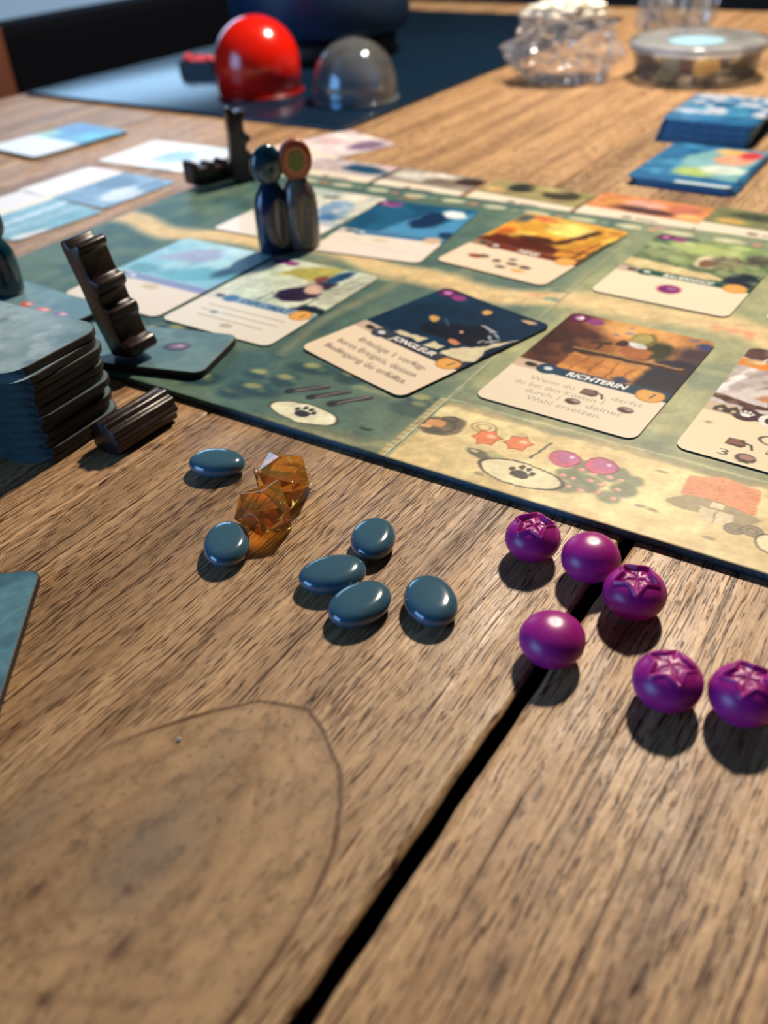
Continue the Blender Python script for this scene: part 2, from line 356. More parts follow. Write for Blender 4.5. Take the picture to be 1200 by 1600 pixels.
def glow(name, col, s, low):
    m = bpy.data.materials.new(name); m.use_nodes = True; nt = m.node_tree; b = nt.nodes['Principled BSDF']
    tc = N(nt, 'ShaderNodeTexCoord'); sp = N(nt, 'ShaderNodeSeparateXYZ'); nt.links.new(tc.outputs['Object'], sp.inputs[0])
    z = mth(nt, 'ADD', mth(nt, 'MULTIPLY', sp.outputs[2], 1.0), 0.5)
    nz = mth(nt, 'ADD', z, mth(nt, 'MULTIPLY', noise(nt, mapping(nt, (6, 6, 0.4)), 1, 2), 0.25))
    nt.links.new(ramp(nt, nz, [(0.55, tuple(c * low for c in col)), (0.95, col)]), b.inputs['Emission Color']); b.inputs['Emission Strength'].default_value = s
    b.inputs['Base Color'].default_value = (0.5, 0.5, 0.5, 1); return m

# ---------------------------------------------------------------- setting: room
def struct(name, bm, m, parent=None, **k):
    o = from_bm(name, bm, m, parent, smooth=False, **k); o['kind'] = 'structure'; return o
FZ = -745
bm = bmesh.new(); box(bm, -2300, 2700, -2100, 3700, FZ - 60, FZ); struct('floor', bm, M['floor'])
bm = bmesh.new(); box(bm, -2300, 2700, -2100, 3700, 1750, 1800); struct('ceiling', bm, M['wall'])
def wall_with_hole(name, horiz, pos, t, lo, hi, h0, h1, z0, z1):
    bm = bmesh.new()
    for a, b_, c, d in ((lo, h0, FZ, 1750), (h1, hi, FZ, 1750), (h0, h1, FZ, z0), (h0, h1, z1, 1750)):
        if b_ - a > 1 and d - c > 1:
            if horiz: box(bm, a, b_, pos, pos + t, c, d)
            else: box(bm, pos, pos + t, a, b_, c, d)
    struct(name, bm, M['wall'])
wall_with_hole('wall_back', True, 3600, 100, -2300, 2700, -1650, -380, FZ + 30, 1250)
wall_with_hole('wall_left', False, -2300, 100, -2100, 3600, -1500, 100, -150, 1250)
bm = bmesh.new(); box(bm, 2600, 2700, -2100, 3600, FZ, 1750); struct('wall_right', bm, M['wall'])
bm = bmesh.new(); box(bm, -2300, 2700, -2200, -2100, FZ, 1750); struct('wall_front', bm, M['wall'])
def window(name, horiz, pos, lo, hi, z0, z1, col, s, low=1.0):
    t = link(name, None); t['kind'] = 'structure'
    bm = bmesh.new(); f = 45
    for a, b_, c, d in ((lo, hi, z0, z0 + f), (lo, hi, z1 - f, z1), (lo, lo + f, z0, z1), (hi - f, hi, z0, z1), (hi - 240, hi - 205, z0, z1)):
        box(bm, a, b_, pos, pos + 40, c, d) if horiz else box(bm, pos, pos + 40, a, b_, c, d)
    struct('window_frame', bm, M['wall'], t)
    bm = bmesh.new(); box(bm, lo + f, hi - f, pos + 15, pos + 25, z0 + f, z1 - f) if horiz else box(bm, pos + 15, pos + 25, lo + f, hi - f, z0 + f, z1 - f)
    struct('window_pane', bm, glow(name + '_daylight', col, s, low), t)
window('window_1', True, 3620, -1650, -380, FZ + 30, 1250, (0.40, 0.68, 1.0), 3.4, .12)
window('window_2', False, -2280, -1500, 100, -150, 1250, (0.24, 0.52, 1.0), 7.0)

# ---------------------------------------------------------------- the table: separate planks with one open gap
TA = R(55)                        # direction of the planks
tu, tv = (math.cos(TA), math.sin(TA)), (-math.sin(TA), math.cos(TA))
def touv(x, y): return (x * tu[0] + y * tu[1], x * tv[0] + y * tv[1])
table = thing('wooden_table', 'rustic wooden table of thick weathered planks with an open gap between two', 'table', (0, 0, 0), TA)
knot_px = [(-35.8, 71.9, 0), (-32.8, 76.1, 0), (-25.5, 87.3, 0), (-18.5, 99.9, 0), (-14.8, 109.8, 0), (-13.2, 120.7, 0), (-13.6, 131.1, 0), (-17, 140.7, 0), (-22, 149.4, 0), (-34.6, 152.4, 0), (-50.2, 149.4, 0), (-64.8, 143, 0), (-77, 136.3, 0), (-90.8, 127.4, 0), (-103.6, 115.3, 0), (-87.9, 74.6, 0)]
knot_uv = [touv(x, y) for x, y, z in knot_px]
stain_c = [(touv(*(-53.8, 112.2, 0)[:2]), 17, 9, 0.75), (touv(*(-83.8, 118.7, 0)[:2]), 14, 5, 0.55), (touv(*(-47.2, 128, 0)[:2]), 15, 6, 0.35)]
pins = [(touv(*(-55.8, 91.7, 0)[:2]), 1.6, 4.0), (touv(*(-76.1, 105, 0)[:2]), 1.2, 2.2), (touv(*(-56.8, 103.3, 0)[:2]), 1.3, 1.6), (touv(*(-67.2, 96.5, 0)[:2]), 1.0, 1.1),
        (touv(*(-68.1, 82.2, 0)[:2]), 1.6, 1.6), (touv(*(-72.8, 108, 0)[:2]), 0.9, 1.0), (touv(*(-42.7, 101.3, 0)[:2]), 0.8, 3.4), (touv(*(15.8, 82, 0)[:2]), 1.4, 4.0), (touv(*(12.9, 96.7, 0)[:2]), 1.0, 2.6), (touv(*(16.5, 102.7, 0)[:2]), 0.8, 2.4), (touv(*(25.7, 117.4, 0)[:2]), 0.8, 2.6), (touv(*(31, 122, 0)[:2]), 0.7, 2.2), (touv(*(61.5, 111.1, 0)[:2]), 0.9, 2.2), (touv(*(-94.3, 233.7, 0)[:2]), 0.8, 2.0)]
def knot_sd(U, V):
    d = np.full(len(U), 1e9); ins = np.zeros(len(U), bool); P = knot_uv
    U = U + 2.2 * (fbm(U, V, 14, 5) - 0.5); V = V + 2.2 * (fbm(U, V, 14, 15) - 0.5)
    for (x0, y0), (x1, y1) in zip(P, P[1:] + P[:1]):
        dx, dy = x1 - x0, y1 - y0; t = np.clip(((U - x0) * dx + (V - y0) * dy) / (dx * dx + dy * dy), 0, 1)
        d = np.minimum(d, np.hypot(U - x0 - t * dx, V - y0 - t * dy))
        ins ^= ((y0 > V) != (y1 > V)) & (U < (x1 - x0) * (V - y0) / (y1 - y0 + 1e-12) + x0)
    return np.where(ins, -d, d)
def plank(v0, v1, seed, tone, g0=0.0, g1=0.0, fine=False, u0=-260, u1=1285):
    """one board; g0 / g1: how ragged each long edge is (mm)"""
    us = np.concatenate([np.arange(u0, 330, 1.6 if fine else 2.5), np.arange(330, u1, 25), [u1]])
    T = 32; r = 1.3
    prof = [(v0, -T, 0), (v0, -r, 0), (v0 + r * 0.3, -r * 0.3, 0), (v0 + r, 0, 0)]
    st = 1.6 if fine else 3.0
    inner = np.arange(v0 + r + st, v1 - r - st * 0.5, st)
    pv = np.array([v0, v0, v0 + r * 0.35, v0 + r] + list(inner) + [v1 - r, v1 - r * 0.35, v1, v1])
    pz = np.array([-T, -r, -r * 0.35, 0] + [0] * len(inner) + [0, -r * 0.35, -r, -T])
    Ug, Vg = np.meshgrid(us, pv, indexing='ij'); Zg = np.repeat(pz[None], len(us), 0)
    e0 = g0 * (fbm(us, us * 0 + 3, 14, seed) - 0.5) * 2 + 0.6 * g0 * (fbm(us, us * 0, 60, seed + 5) - 0.5); e1 = g1 * (fbm(us, us * 0 + 9, 12, seed + 2) - 0.5) * 2
    w0 = np.exp(-(Vg - v0) / 3.0); w1 = np.exp(-(v1 - Vg) / 3.0)
    Vg = Vg + w0 * e0[:, None] + w1 * e1[:, None]
    top = (Zg > -0.01)
    Zg = Zg + np.where(top, -0.12 * fbm(Ug.ravel(), (Vg * 4).ravel(), 9, seed + 7).reshape(Ug.shape), 0)
    n, m = Ug.shape; X, Y, Z = Ug.ravel(), Vg.ravel(), Zg.ravel()
    I = np.arange(n * m).reshape(n, m)
    Q = np.stack([I[:-1, :-1], I[1:, :-1], I[1:, 1:], I[:-1, 1:]], -1).reshape(-1, 4)
    bot = np.stack([I[:-1, -1], I[1:, -1], I[1:, 0], I[:-1, 0]], -1); Q = np.concatenate([Q, bot])
    me = bpy.data.meshes.new('plank'); me.vertices.add(n * m); me.vertices.foreach_set('co', (np.stack([X, Y, Z], 1) * MM).astype(np.float32).ravel())
    caps = [list(map(int, I[0, :])), list(map(int, I[-1, ::-1]))]
    me.loops.add(len(Q) * 4 + 2 * m); me.polygons.add(len(Q) + 2)
    me.loops.foreach_set('vertex_index', np.concatenate([Q.ravel(), caps[0], caps[1]]).astype(np.int32))
    me.polygons.foreach_set('loop_start', np.concatenate([np.arange(len(Q)) * 4, [len(Q) * 4, len(Q) * 4 + m]]).astype(np.int32))
    me.update(calc_edges=True); me.validate()
    me.polygons.foreach_set('use_smooth', [True] * (len(me.polygons) - 2) + [False] * 2)
    sd = knot_sd(X, Y) if fine else np.full(len(X), 60.0)
    a = me.attributes.new('knot', 'FLOAT', 'POINT'); a.data.foreach_set('value', sd.astype(np.float32))
    A = np.zeros((len(X), 4), np.float32); A[:, 3] = 1
    for (cu, cv), ru, rv, k in stain_c: A[:, 0] = np.maximum(A[:, 0], k * np.exp(-(((X - cu) / ru) ** 2 + ((Y - cv) / rv) ** 2) * (0.6 + 0.9 * fbm(X, Y, 12, 3))))
    for (cu, cv), rv, ru in pins: A[:, 1] = np.maximum(A[:, 1], 0.8 * np.clip(1.35 - np.sqrt(((X - cu) / ru) ** 2 + ((Y - cv) / rv) ** 2), 0, 1))
    wx = X * tu[0] + Y * tv[0]; soft = np.where(wx < -45, 2.5 + (-45 - wx) * .45, 2.5); A[:, 2] = np.clip(0.5 - sd / soft, 0, 1)
    A[:, 3] = np.clip((wx + 78) / 26, 0, 1)
    c = me.color_attributes.new('stain', 'FLOAT_COLOR', 'POINT'); c.data.foreach_set('color', A.ravel())
    l, md, dk = [tuple(x * t for x, t in zip(q, tone)) for q in (WLIGHT, WMID, WDARK)]
    me.materials.append(wood_mat('weathered_plank_%d' % seed, seed, l, md, dk)); me.materials.append(M['gap_shade'])
    mi = np.zeros((n - 1, m - 1), np.int32); mi[:, 0] = 1; mi[:, -1] = 1  # long sides take the dark slot, so the gap's shade is painted in
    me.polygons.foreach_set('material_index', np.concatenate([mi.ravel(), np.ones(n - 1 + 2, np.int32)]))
    return link('plank', me, table)
plank(58.2 + 3.7, 226, 1, (0.98, 0.98, 0.98), 0.45, 0.1, True)
plank(-120, 58.2, 2, (1.03, 1.0, 0.96), 0.3, 0.5, True)
plank(-300, -122, 3, (1, 1, 1), 0.2, 0.2)
plank(226.4, 420, 4, (1.04, 1.0, 0.98), 0.15, 0.2)
plank(420.6, 612, 5, (1.02, 1.0, 1.0), 0.2, 0.2)
plank(612.6, 822, 6, (1.0, 1.0, 1.0), 0.2, 0.2)
for uu, vv in ((-200, -240), (-200, 760), (1220, -240), (1220, 760)):
    bm = bmesh.new(); box(bm, uu - 40, uu + 40, vv - 40, vv + 40, FZ, -32.2, 4); from_bm('leg', bm, M['brownwood'], table)
bm = bmesh.new()
for vv in (-230, 750): box(bm, -180, 1200, vv - 12, vv + 12, -120, -32.2, 2)
for uu in (-190, 500, 1210): box(bm, uu - 12, uu + 12, -230, 750, -120, -32.2, 2)
from_bm('apron', bm, M['brownwood'], table)

# ---------------------------------------------------------------- the board
BO, BA = (1.1, 258.8), R(-34.4)
b1, b2 = (math.cos(BA), math.sin(BA)), (-math.sin(BA), math.cos(BA))
def bw(a, b): return (BO[0] + a * b1[0] + b * b2[0], BO[1] + a * b1[1] + b * b2[1])
board = thing('game_board', 'folded-out board with a painted landscape, dark green on one half and sandy on the other', 'game board', (BO[0], BO[1], 0), BA)
def paw(c, x, y, s, col):
    c.ell(x, y - 0.1 * s, 1.0 * s, 0.72 * s, col, 0, 0.3)
    for dx, dy in ((-1.15, .55), (-.4, 1.15), (.45, 1.15), (1.15, .6)): c.ell(x + dx * s, y + dy * s, .33 * s, .42 * s, col, 0, 0.25)
def paint_board(c):
    X0, Y0 = c.X, c.Y; c.X = X0 + 1.6 * (fbm(X0, Y0, 5, 90) - .5) * (X0 > .5) ; c.Y = Y0 + 1.6 * (fbm(X0, Y0, 5, 92) - .5); X, Y = c.X, c.Y
    left = np.clip(0.5 - (X + 6) / 16, 0, 1)
    c.C[:] = (142, 150, 112); c.blotch(40, (168, 168, 124), .45, .65, 3, .8).blotch(26, (104, 126, 104), .52, .7, 8, .7)
    c.blend(left * (1 - np.clip((X + 200) / -60, 0, 1) * .2), (74, 104, 96)); c.blotch(34, (104, 128, 108), .5, .66, 21, .55, (-284, 0, -10, 267))
    c.blotch(30, (46, 82, 88), .52, .66, 22, .6, (-284, 0, -60, 267))
    # winding sandy path between the rows of cards
    yc = 150 + 7 * np.sin(X / 30) + 3 * np.sin(X / 11 + 1)
    pm = np.clip(1.6 - abs(Y - yc) / 8.5, 0, 1); c.blend(pm, (214, 190, 140)); c.blotch(14, (196, 172, 124), .5, .7, 31, .3, (-284, 135, 150, 170))
    pm = np.clip(1.3 - abs(X + 82 - 3 * np.sin(Y / 17)) / 3.5, 0, 1) * (Y < 145) * (Y > 45); c.blend(pm * .5, (150, 146, 116))
    for a, b in ((-16, 36), (-30, 120), (50, 120), (48, 56), (80, 110), (76, 60)): c.rect(a - 22, b, a + 22, b + 3.4, (170, 170, 124), 2, .5)
    # sandy border along the front of the right half
    st = np.clip((X - 0.5) / 2, 0, 1) * np.clip((44 + 2 * np.sin(X / 9) - Y) / 3, 0, 1); c.blend(st, (222, 200, 146))
    c.blotch(16, (236, 222, 164), .48, .62, 41, .8, (1, 0, 200, 40)); c.blotch(10, (204, 176, 124), .55, .72, 42, .6, (1, 0, 200, 40))
    ln = np.clip(1 - abs(Y - 45.5 - .5 * np.sin(X / 6)) / .7, 0, 1) * (X > 0); c.blend(ln * .6, (226, 216, 178))
    c.rect(0, 47, 200, 50, (120, 124, 98), 1.5, .5, .5, 5); c.rect(0, 41, 200, 44, (138, 128, 100), 1.5, .5, .8, 6)
    # left half: bushes, stones, sticks
    for i in range(26):
        x, y = -8 - 190 * random.random(), 3 + 42 * random.random()
        if y < 14 and x > -62 or (-72 < x < -16 and 6 < y < 26): continue
        c.ell(x, y, 6 + 7 * random.random(), 4 + 3 * random.random(), (26, 60, 72), 10, 3, .85)
        c.ell(x - 1.5, y + 2.4, 4.0, 2.2, (172, 172, 112), 10, 1.8, .8); c.ell(x + 4, y + 1, 2, 1.4, (110, 130, 96), 10, 1.6, .6)
    c.ell((-8.8, 31.5)[0], (-8.8, 31.5)[1], 9, 5, (52, 80, 78), 0, 2.5, .85).ell((-8.1, 37.3)[0], (-8.1, 37.3)[1], 3, 1.6, (158, 160, 110), 0, 1.2, .7)
    c.poly([(-71.1, -1.7), (-44.2, -6.4), (-10.2, -0.8), (-1.6, 2.5), (-5, 7.8), (-21.5, 7.8), (-48.5, 4.9)], (116, 124, 96), 3, .7, 1.2)
    c.poly([(-51.3, 0.7), (-13, 3.5), (3, 12.1), (-0.7, 5.3), (-29.1, -5.2)], (170, 164, 124), 3, .6, 1.0)
    for p, q in (((-57.9, 21.8), (-46.8, 31.7)), ((-47.7, 21.9), (-37.1, 32.2)), ((-37.5, 21.7), (-27.2, 32.2))):
        c.seg(*p, *q, 3.4, (44, 44, 58), .5); c.seg(p[0] + 2, p[1] + 1.4, q[0], q[1] + 1.3, .9, (130, 118, 110), .5); c.ell(p[0], p[1], 2.0, 2.2, (30, 34, 44), 0, .4)
    ov = (-42.9, 10.5); c.ell(ov[0], ov[1], 15.2, 6.0, (228, 226, 194), -1, .5).ring(ov[0], ov[1], 15.4, 6.2, .5, (60, 60, 52), -1); paw(c, ov[0], ov[1] - .3, 3.2, (38, 42, 52))
    c.ell(*(-15.9, 11.9), 2.4, .9, (46, 54, 56), 0, .5).ell(*(-13.8, 13), 1, .5, (46, 54, 56), 0, .4)
    p, q = (-1.2, 2.7), (-4.5, 33.7)
    c.path([(-1.6, 0), (-1.9, 44)], 2.6, (186, 172, 122), .8, .85)
    for k in range(14): c.seg(-3, 2.5 + k * 3.1, -.2, 2.5 + k * 3.1 + .4, .45, (96, 92, 70), .3, .8)
    # right half: nest, two orange stars, slash, two berries over a bush, oval with paw, hut
    n = (7.1, 26.8); c.ell(n[0], n[1], 8.5, 6.6, (112, 100, 78), 20, 1.2, .95).ell(n[0] + 3, n[1] + 4, 5, 4, (96, 88, 70), 0, 1, .9).ell(n[0] - 3, n[1] + 1, 4.2, 3.4, (206, 152, 96), 10, .8).ell(n[0] - 1, n[1] - 4, 5.5, 2.4, (86, 80, 66), -8, 1, .9)
    c.ring(n[0] - .5, n[1] + .5, 6, 4.5, .7, (74, 66, 56)).ring(n[0] + 1, n[1] + 5.5, 3, 2, .6, (74, 66, 56)).ell(n[0] - 4.6, n[1] - 2.5, 2.6, 1.3, (232, 178, 122), 10, .5)
    n = (27.7, 17); c.ell(n[0], n[1], 5, 2.4, (96, 98, 80), -10, .8).ell(n[0] + 6, n[1] + 1.8, 4, 2, (170, 164, 118), -10, 1, .8).ell(n[0] - 2, n[1] + .9, 1.5, .8, (206, 190, 140), 0, .4)
    n = (21.6, 33.1); c.ring(n[0], n[1], 4.6, 3.2, .5, (150, 128, 92)).ring(n[0], n[1], 2.6, 1.7, .5, (150, 128, 92))
    for s_ in ((25.4, 27.6), (36.4, 29.2)):
        pts = [(s_[0] + r_ * 5.0 * math.cos(t_), s_[1] + r_ * 5.0 * math.sin(t_)) for k in range(12) for t_, r_ in ((k * math.pi / 6 + .3, 1.0 if k % 2 == 0 else .68),)]
        c.poly([(x + (x - s_[0]) * .12, y + (y - s_[1]) * .12) for x, y in pts], (150, 70, 42), .4).poly(pts, (228, 124, 78), .4, 1).ell(s_[0] + 1.4, s_[1] + 1.4, 1.5, 1.1, (250, 200, 160), 0, .8, .9)
    c.seg(*(44.1, 23.1), *(46.8, 34.8), .9, (76, 74, 66), .4)
    bu = (67.7, 19.4)
    for k in range(16): c.ell(bu[0] - 9 + 20 * random.random(), bu[1] - 8 + 17 * random.random(), 4.2, 3.4, (112, 124, 96), 0, 1.4, .85)
    for k in range(15): 
        x, y = bu[0] - 11 + 4.6 * (k % 5) + 2 * random.random(), bu[1] - 7 + 5.2 * (k // 5) + 2 * random.random(); c.ell(x, y, 1.15, .95, (222, 142, 132), 0, .3).ell(x + .3, y + .3, .5, .4, (244, 190, 180), 0, .3)
    for s_ in ((54.5, 27.9), (67.1, 29.4)):
        c.ell(s_[0], s_[1], 5.7, 5.1, (128, 44, 84), 0, .4).ell(s_[0] - .2, s_[1] - .3, 5.2, 4.5, (206, 92, 122), 0, .6).ell(s_[0] + .5, s_[1] + .8, 4, 3.2, (178, 96, 148), 0, 1.8).ell(s_[0] + 1.8, s_[1] + 1.8, .8, .7, (244, 220, 230), 0, .4)
    o0 = (45.4, 12.3); c.ell(o0[0], o0[1], 14.6, 6.2, (234, 224, 182), -2, .5).ring(o0[0], o0[1], 14.8, 6.4, .65, (52, 48, 42), -2); paw(c, o0[0] + .2, o0[1], 3.2, (48, 44, 42))
    c.ell(*(33.6, 5.8), 2, 1.2, (158, 146, 110), 0, .5)
    # hut
    c.poly([(91.9, 20.1), (95.8, 18.7), (102, 19.1), (116.7, 17.7), (119.9, 23.5), (112, 28.5), (96.4, 27.7), (91.4, 21.8)], (150, 138, 108), .6, .9)
    c.poly([(94.3, 26.6), (93.8, 37.9), (104, 41.8), (115.8, 39.2), (117.5, 25.5), (105.3, 27.9)], (226, 150, 108), .5)
    for k in range(7):
        t = k / 7; a0, a1 = (94.4, 28.2), (94.4, 37.4); c0, c1 = (117.3, 26.1), (116, 38.5)
        c.seg(a0[0] * (1 - t) + a1[0] * t, a0[1] * (1 - t) + a1[1] * t, c0[0] * (1 - t) + c1[0] * t, c0[1] * (1 - t) + c1[1] * t, .3, (176, 98, 66), .4, .7)
    c.seg(*(104, 41.8), *(105.1, 28.6), .3, (170, 96, 66), .3, .8)
    c.poly([(103, 16.3), (102, 23), (112.2, 22.5), (111.9, 16.5)], (224, 206, 172), .4).seg(*(107.3, 16.1), *(107, 22.6), .4, (120, 106, 86)).poly([(104.1, 23.7), (104, 26.8), (108.2, 26.7), (108, 24)], (228, 210, 172), .4)
    for q_ in ((113.9, 16.1), (118.8, 17.4)): c.ell(q_[0], q_[1], 3.2, 2.8, (140, 128, 100), 0, .5).ring(q_[0], q_[1], 3.2, 2.8, .45, (84, 76, 64)).ring(q_[0], q_[1], 1.5, 1.3, .3, (84, 76, 64))
    c.ring(*(126.6, 14.1), 6, 5, .6, (56, 50, 44)).ell(*(126.6, 14.1), 5.6, 4.7, (232, 220, 178), 0, .4)
    for q_ in ((85.7, 13.9), (89.5, 13.3), (108.2, 7.9), (85.5, 35.5)): c.ell(q_[0], q_[1], 1.9, .8, (150, 140, 108), 0, .5)
    # small leaves and flowers on the path, printed slots along the far edge
    for q_, cc in (((-3.6, 148.6), (120, 150, 136)), ((72.9, 151.3), (224, 150, 116)), ((82.1, 151.1), (228, 146, 110)), ((-12.3, 150.9), (214, 160, 116)), ((-90.4, 166.3), (110, 120, 110)), ((9.5, 263.8), (190, 140, 150)), ((-143, 253.2), (210, 140, 104)), ((-5.5, 158.6), (96, 120, 108)), ((-188.9, 131.9), (176, 160, 120)), ((-17.4, 84.4), (110, 128, 104)), ((-205.4, 176.4), (212, 150, 120))):
        for k in range(6): c.ell(q_[0] + 5 * (random.random() - .5) * 2, q_[1] + 2.2 * (random.random() - .5) * 2, 2.2, 1.3, cc, random.randint(-40, 40), .8, .75)
    for k in range(14):
        x = -250 + k * 27; c.ell(x, 258, 8, 3.2, (206, 204, 172), 0, 1.0, .8); c.ell(x + 13, 258, 2.5, 2.2, (206, 130, 110) if k % 2 else (130, 150, 120), 0, .8, .8)
    c.blend(np.clip(1 - abs(Y - 252) / 1.2, 0, 1) * .4, (84, 104, 86))
    c.seg(0, -2, 0, 270, 1.1, (176, 176, 142), .5, .8)
    c.X, c.Y = X0, Y0; c.mottle(5, .12, 77).mottle(1.6, .08, 78)
def board_panel(a0, a1):
    D, T = 268.0, 2.9
    xs = np.concatenate([np.arange(a0, -90, 2.0), np.arange(max(a0, -90), min(a1, 132), .55), np.arange(132, a1, 3)]) if a0 < 0 else np.concatenate([np.arange(a0, 132, .55), np.arange(132, a1, 3.0)])
    xs = np.unique(np.append(xs[xs < a1], a1)); ys = np.append(np.concatenate([np.arange(0, 56, .5), np.arange(56, 160, 1.2), np.arange(160, D, 1.7)]), D)
    X, Y = np.meshgrid(xs, ys, indexing='ij'); n, m = X.shape
    Z = np.full(X.shape, T) - .18 * np.exp(-np.minimum(abs(X - a0) if a0 > -1 else 99, abs(X - a1) if a1 < 1 else 99) / .5) - .3 * np.exp(-Y / .4)
    Z = Z + (Y > 0) * 0
    X, Y, Z = X.ravel(), Y.ravel(), Z.ravel(); I = np.arange(n * m).reshape(n, m)
    Q = [np.stack([I[:-1, :-1], I[1:, :-1], I[1:, 1:], I[:-1, 1:]], -1).reshape(-1, 4)]
    loop = np.concatenate([I[:, 0], I[-1, 1:], I[-2::-1, -1], I[0, -2:0:-1]]); k = len(loop)
    V = np.concatenate([np.stack([X, Y, Z], 1), np.stack([X[loop], Y[loop], Z[loop] * 0 + .02], 1), [[(a0 + a1) / 2, D / 2, .02]]])
    bt = n * m + np.arange(k); Q.append(np.stack([loop, bt, np.roll(bt, -1), np.roll(loop, -1)], -1)); Q = np.concatenate(Q)
    tri = np.stack([bt, np.full(k, n * m + k), np.roll(bt, -1)], -1)
    me = bpy.data.meshes.new('board_panel'); me.vertices.add(len(V)); me.vertices.foreach_set('co', (V * MM).astype(np.float32).ravel())
    me.loops.add(len(Q) * 4 + k * 3); me.loops.foreach_set('vertex_index', np.concatenate([Q.ravel(), tri.ravel()]).astype(np.int32))
    me.polygons.add(len(Q) + k); me.polygons.foreach_set('loop_start', np.concatenate([np.arange(len(Q)) * 4, len(Q) * 4 + np.arange(k) * 3]).astype(np.int32))
    mi = np.ones(len(Q) + k, np.int32); mi[:(n - 1) * (m - 1)] = 0; me.polygons.foreach_set('material_index', mi); me.update(calc_edges=True); me.validate()
    me.materials.append(M['board']); me.materials.append(M['board_edge'])
    c = Canvas(X, Y, (0, 0, 0)); random.seed(5); paint_board(c)
    A = np.zeros((len(V), 4), np.float32); A[:, 3] = 1; A[:n * m, :3] = lin(np.clip(c.C, 0, 255))
    at = me.color_attributes.new('print', 'FLOAT_COLOR', 'POINT'); at.data.foreach_set('color', A.ravel())
    return link('board_panel', me, board)
tag(board_panel(-284, -0.08), 'dark green half of the board'); tag(board_panel(0.08, 284), 'sandy half of the board')

# ---------------------------------------------------------------- cards
def template(c, banner, strip=(206, 184, 168), coin=True, panel=(236, 226, 204), cost=True, W=63.5):
    """text panel, strip, name banner, badge, coin and corner tokens common to all the cards"""
    c.rect(-2, -2, W + 2, 30.2, panel, .4); c.rect(-2, 30, 13.5, 37, strip, .5); c.rect(13.5, 30.2, W + 2, 36.4, banner, .4)
    c.ell(7, 33.5, 2.6, 1.7, (52, 46, 46), 0, .7).ell(5.4, 34.4, 1, .8, (52, 46, 46), 0, .5)
    c.ell(14.3, 33.2, 4.6, 4.2, banner, 0, .4).ell(14.4, 33.6, 1.9, 1.5, (214, 224, 228), 0, .6)
    if coin: c.ell(56.6, 32.4, 5.6, 5.3, (178, 124, 62), 0, .4).ell(56.6, 32.4, 5.0, 4.7, (226, 170, 92), 0, .5)
    if cost: c.ell(5.4, 83.2, 4.6, 3.9, (96, 22, 84), 0, .5).ell(12.8, 82.6, 3.8, 3.0, (142, 60, 130), 0, .5).ell(5.2, 83.2, 2.2, 1.9, (190, 130, 182), 0, .7)
def art(c, base, blobs, seed=1, mott=.12):
    """art panel above the banner: soft blots of colour"""
    m = c.Y > 36.4; keep = c.C.copy(); c.C[:] = base; X0, Y0 = c.X, c.Y
    c.X = X0 + 4.2 * (fbm(X0, Y0, 11, seed + 70) - .5) + 1.6 * (fbm(X0, Y0, 3, seed + 71, 2) - .5); c.Y = Y0 + 4.2 * (fbm(X0, Y0, 11, seed + 72) - .5) + 1.6 * (fbm(X0, Y0, 3, seed + 73, 2) - .5)
    for b in blobs:
        t = b[0]
        if t == 'e': c.ell(*b[1:5], b[5], *(b[6:] if len(b) > 6 else (0, 1.5)))
        elif t == 'p': c.poly(b[1], b[2], b[3] if len(b) > 3 else 1.2, 1, b[4] if len(b) > 4 else .8, seed)
        elif t == 's': c.seg(*b[1:5], b[5], b[6], b[7] if len(b) > 7 else .6)
        elif t == 'b': c.blotch(b[1], b[2], b[3], b[4], seed + b[5], b[6])
    c.X, c.Y = X0, Y0; c.mottle(9, mott * 1.3, seed + 50).mottle(2.4, mott, seed + 60)
    c.C = np.where(m[:, None], c.C, keep)
def lines(c, rows, col=(150, 138, 126)):
    """far-off rules text, unreadable in the photograph: broken grey dashes"""
    for y, x0, x1 in rows:
        x = x0
        while x < x1:
            l = 2 + 4 * random.random(); c.seg(x, y, min(x + l, x1), y, 1.1, col, .8, .6); x += l + 1.3
def card(label, x, y, deg, z, paint, res=(60, 84), group=None, W=63.5, H=88.0, bow=0.0, T=.55, name='playing_card', tilt=0.0, edge='card_edge'):
    t = thing(name, label, 'card', (x, y, z), R(deg), group)
    if tilt: t.rotation_euler = (R(tilt), 0, R(deg))
    rounded_sheet('card_face', W, H, 4.2, T, res[0], res[1], paint, (M['card'], M[edge]), t, bow=bow)
    return t
ZB = 2.95
G1 = 'cards lying in rows on the board'
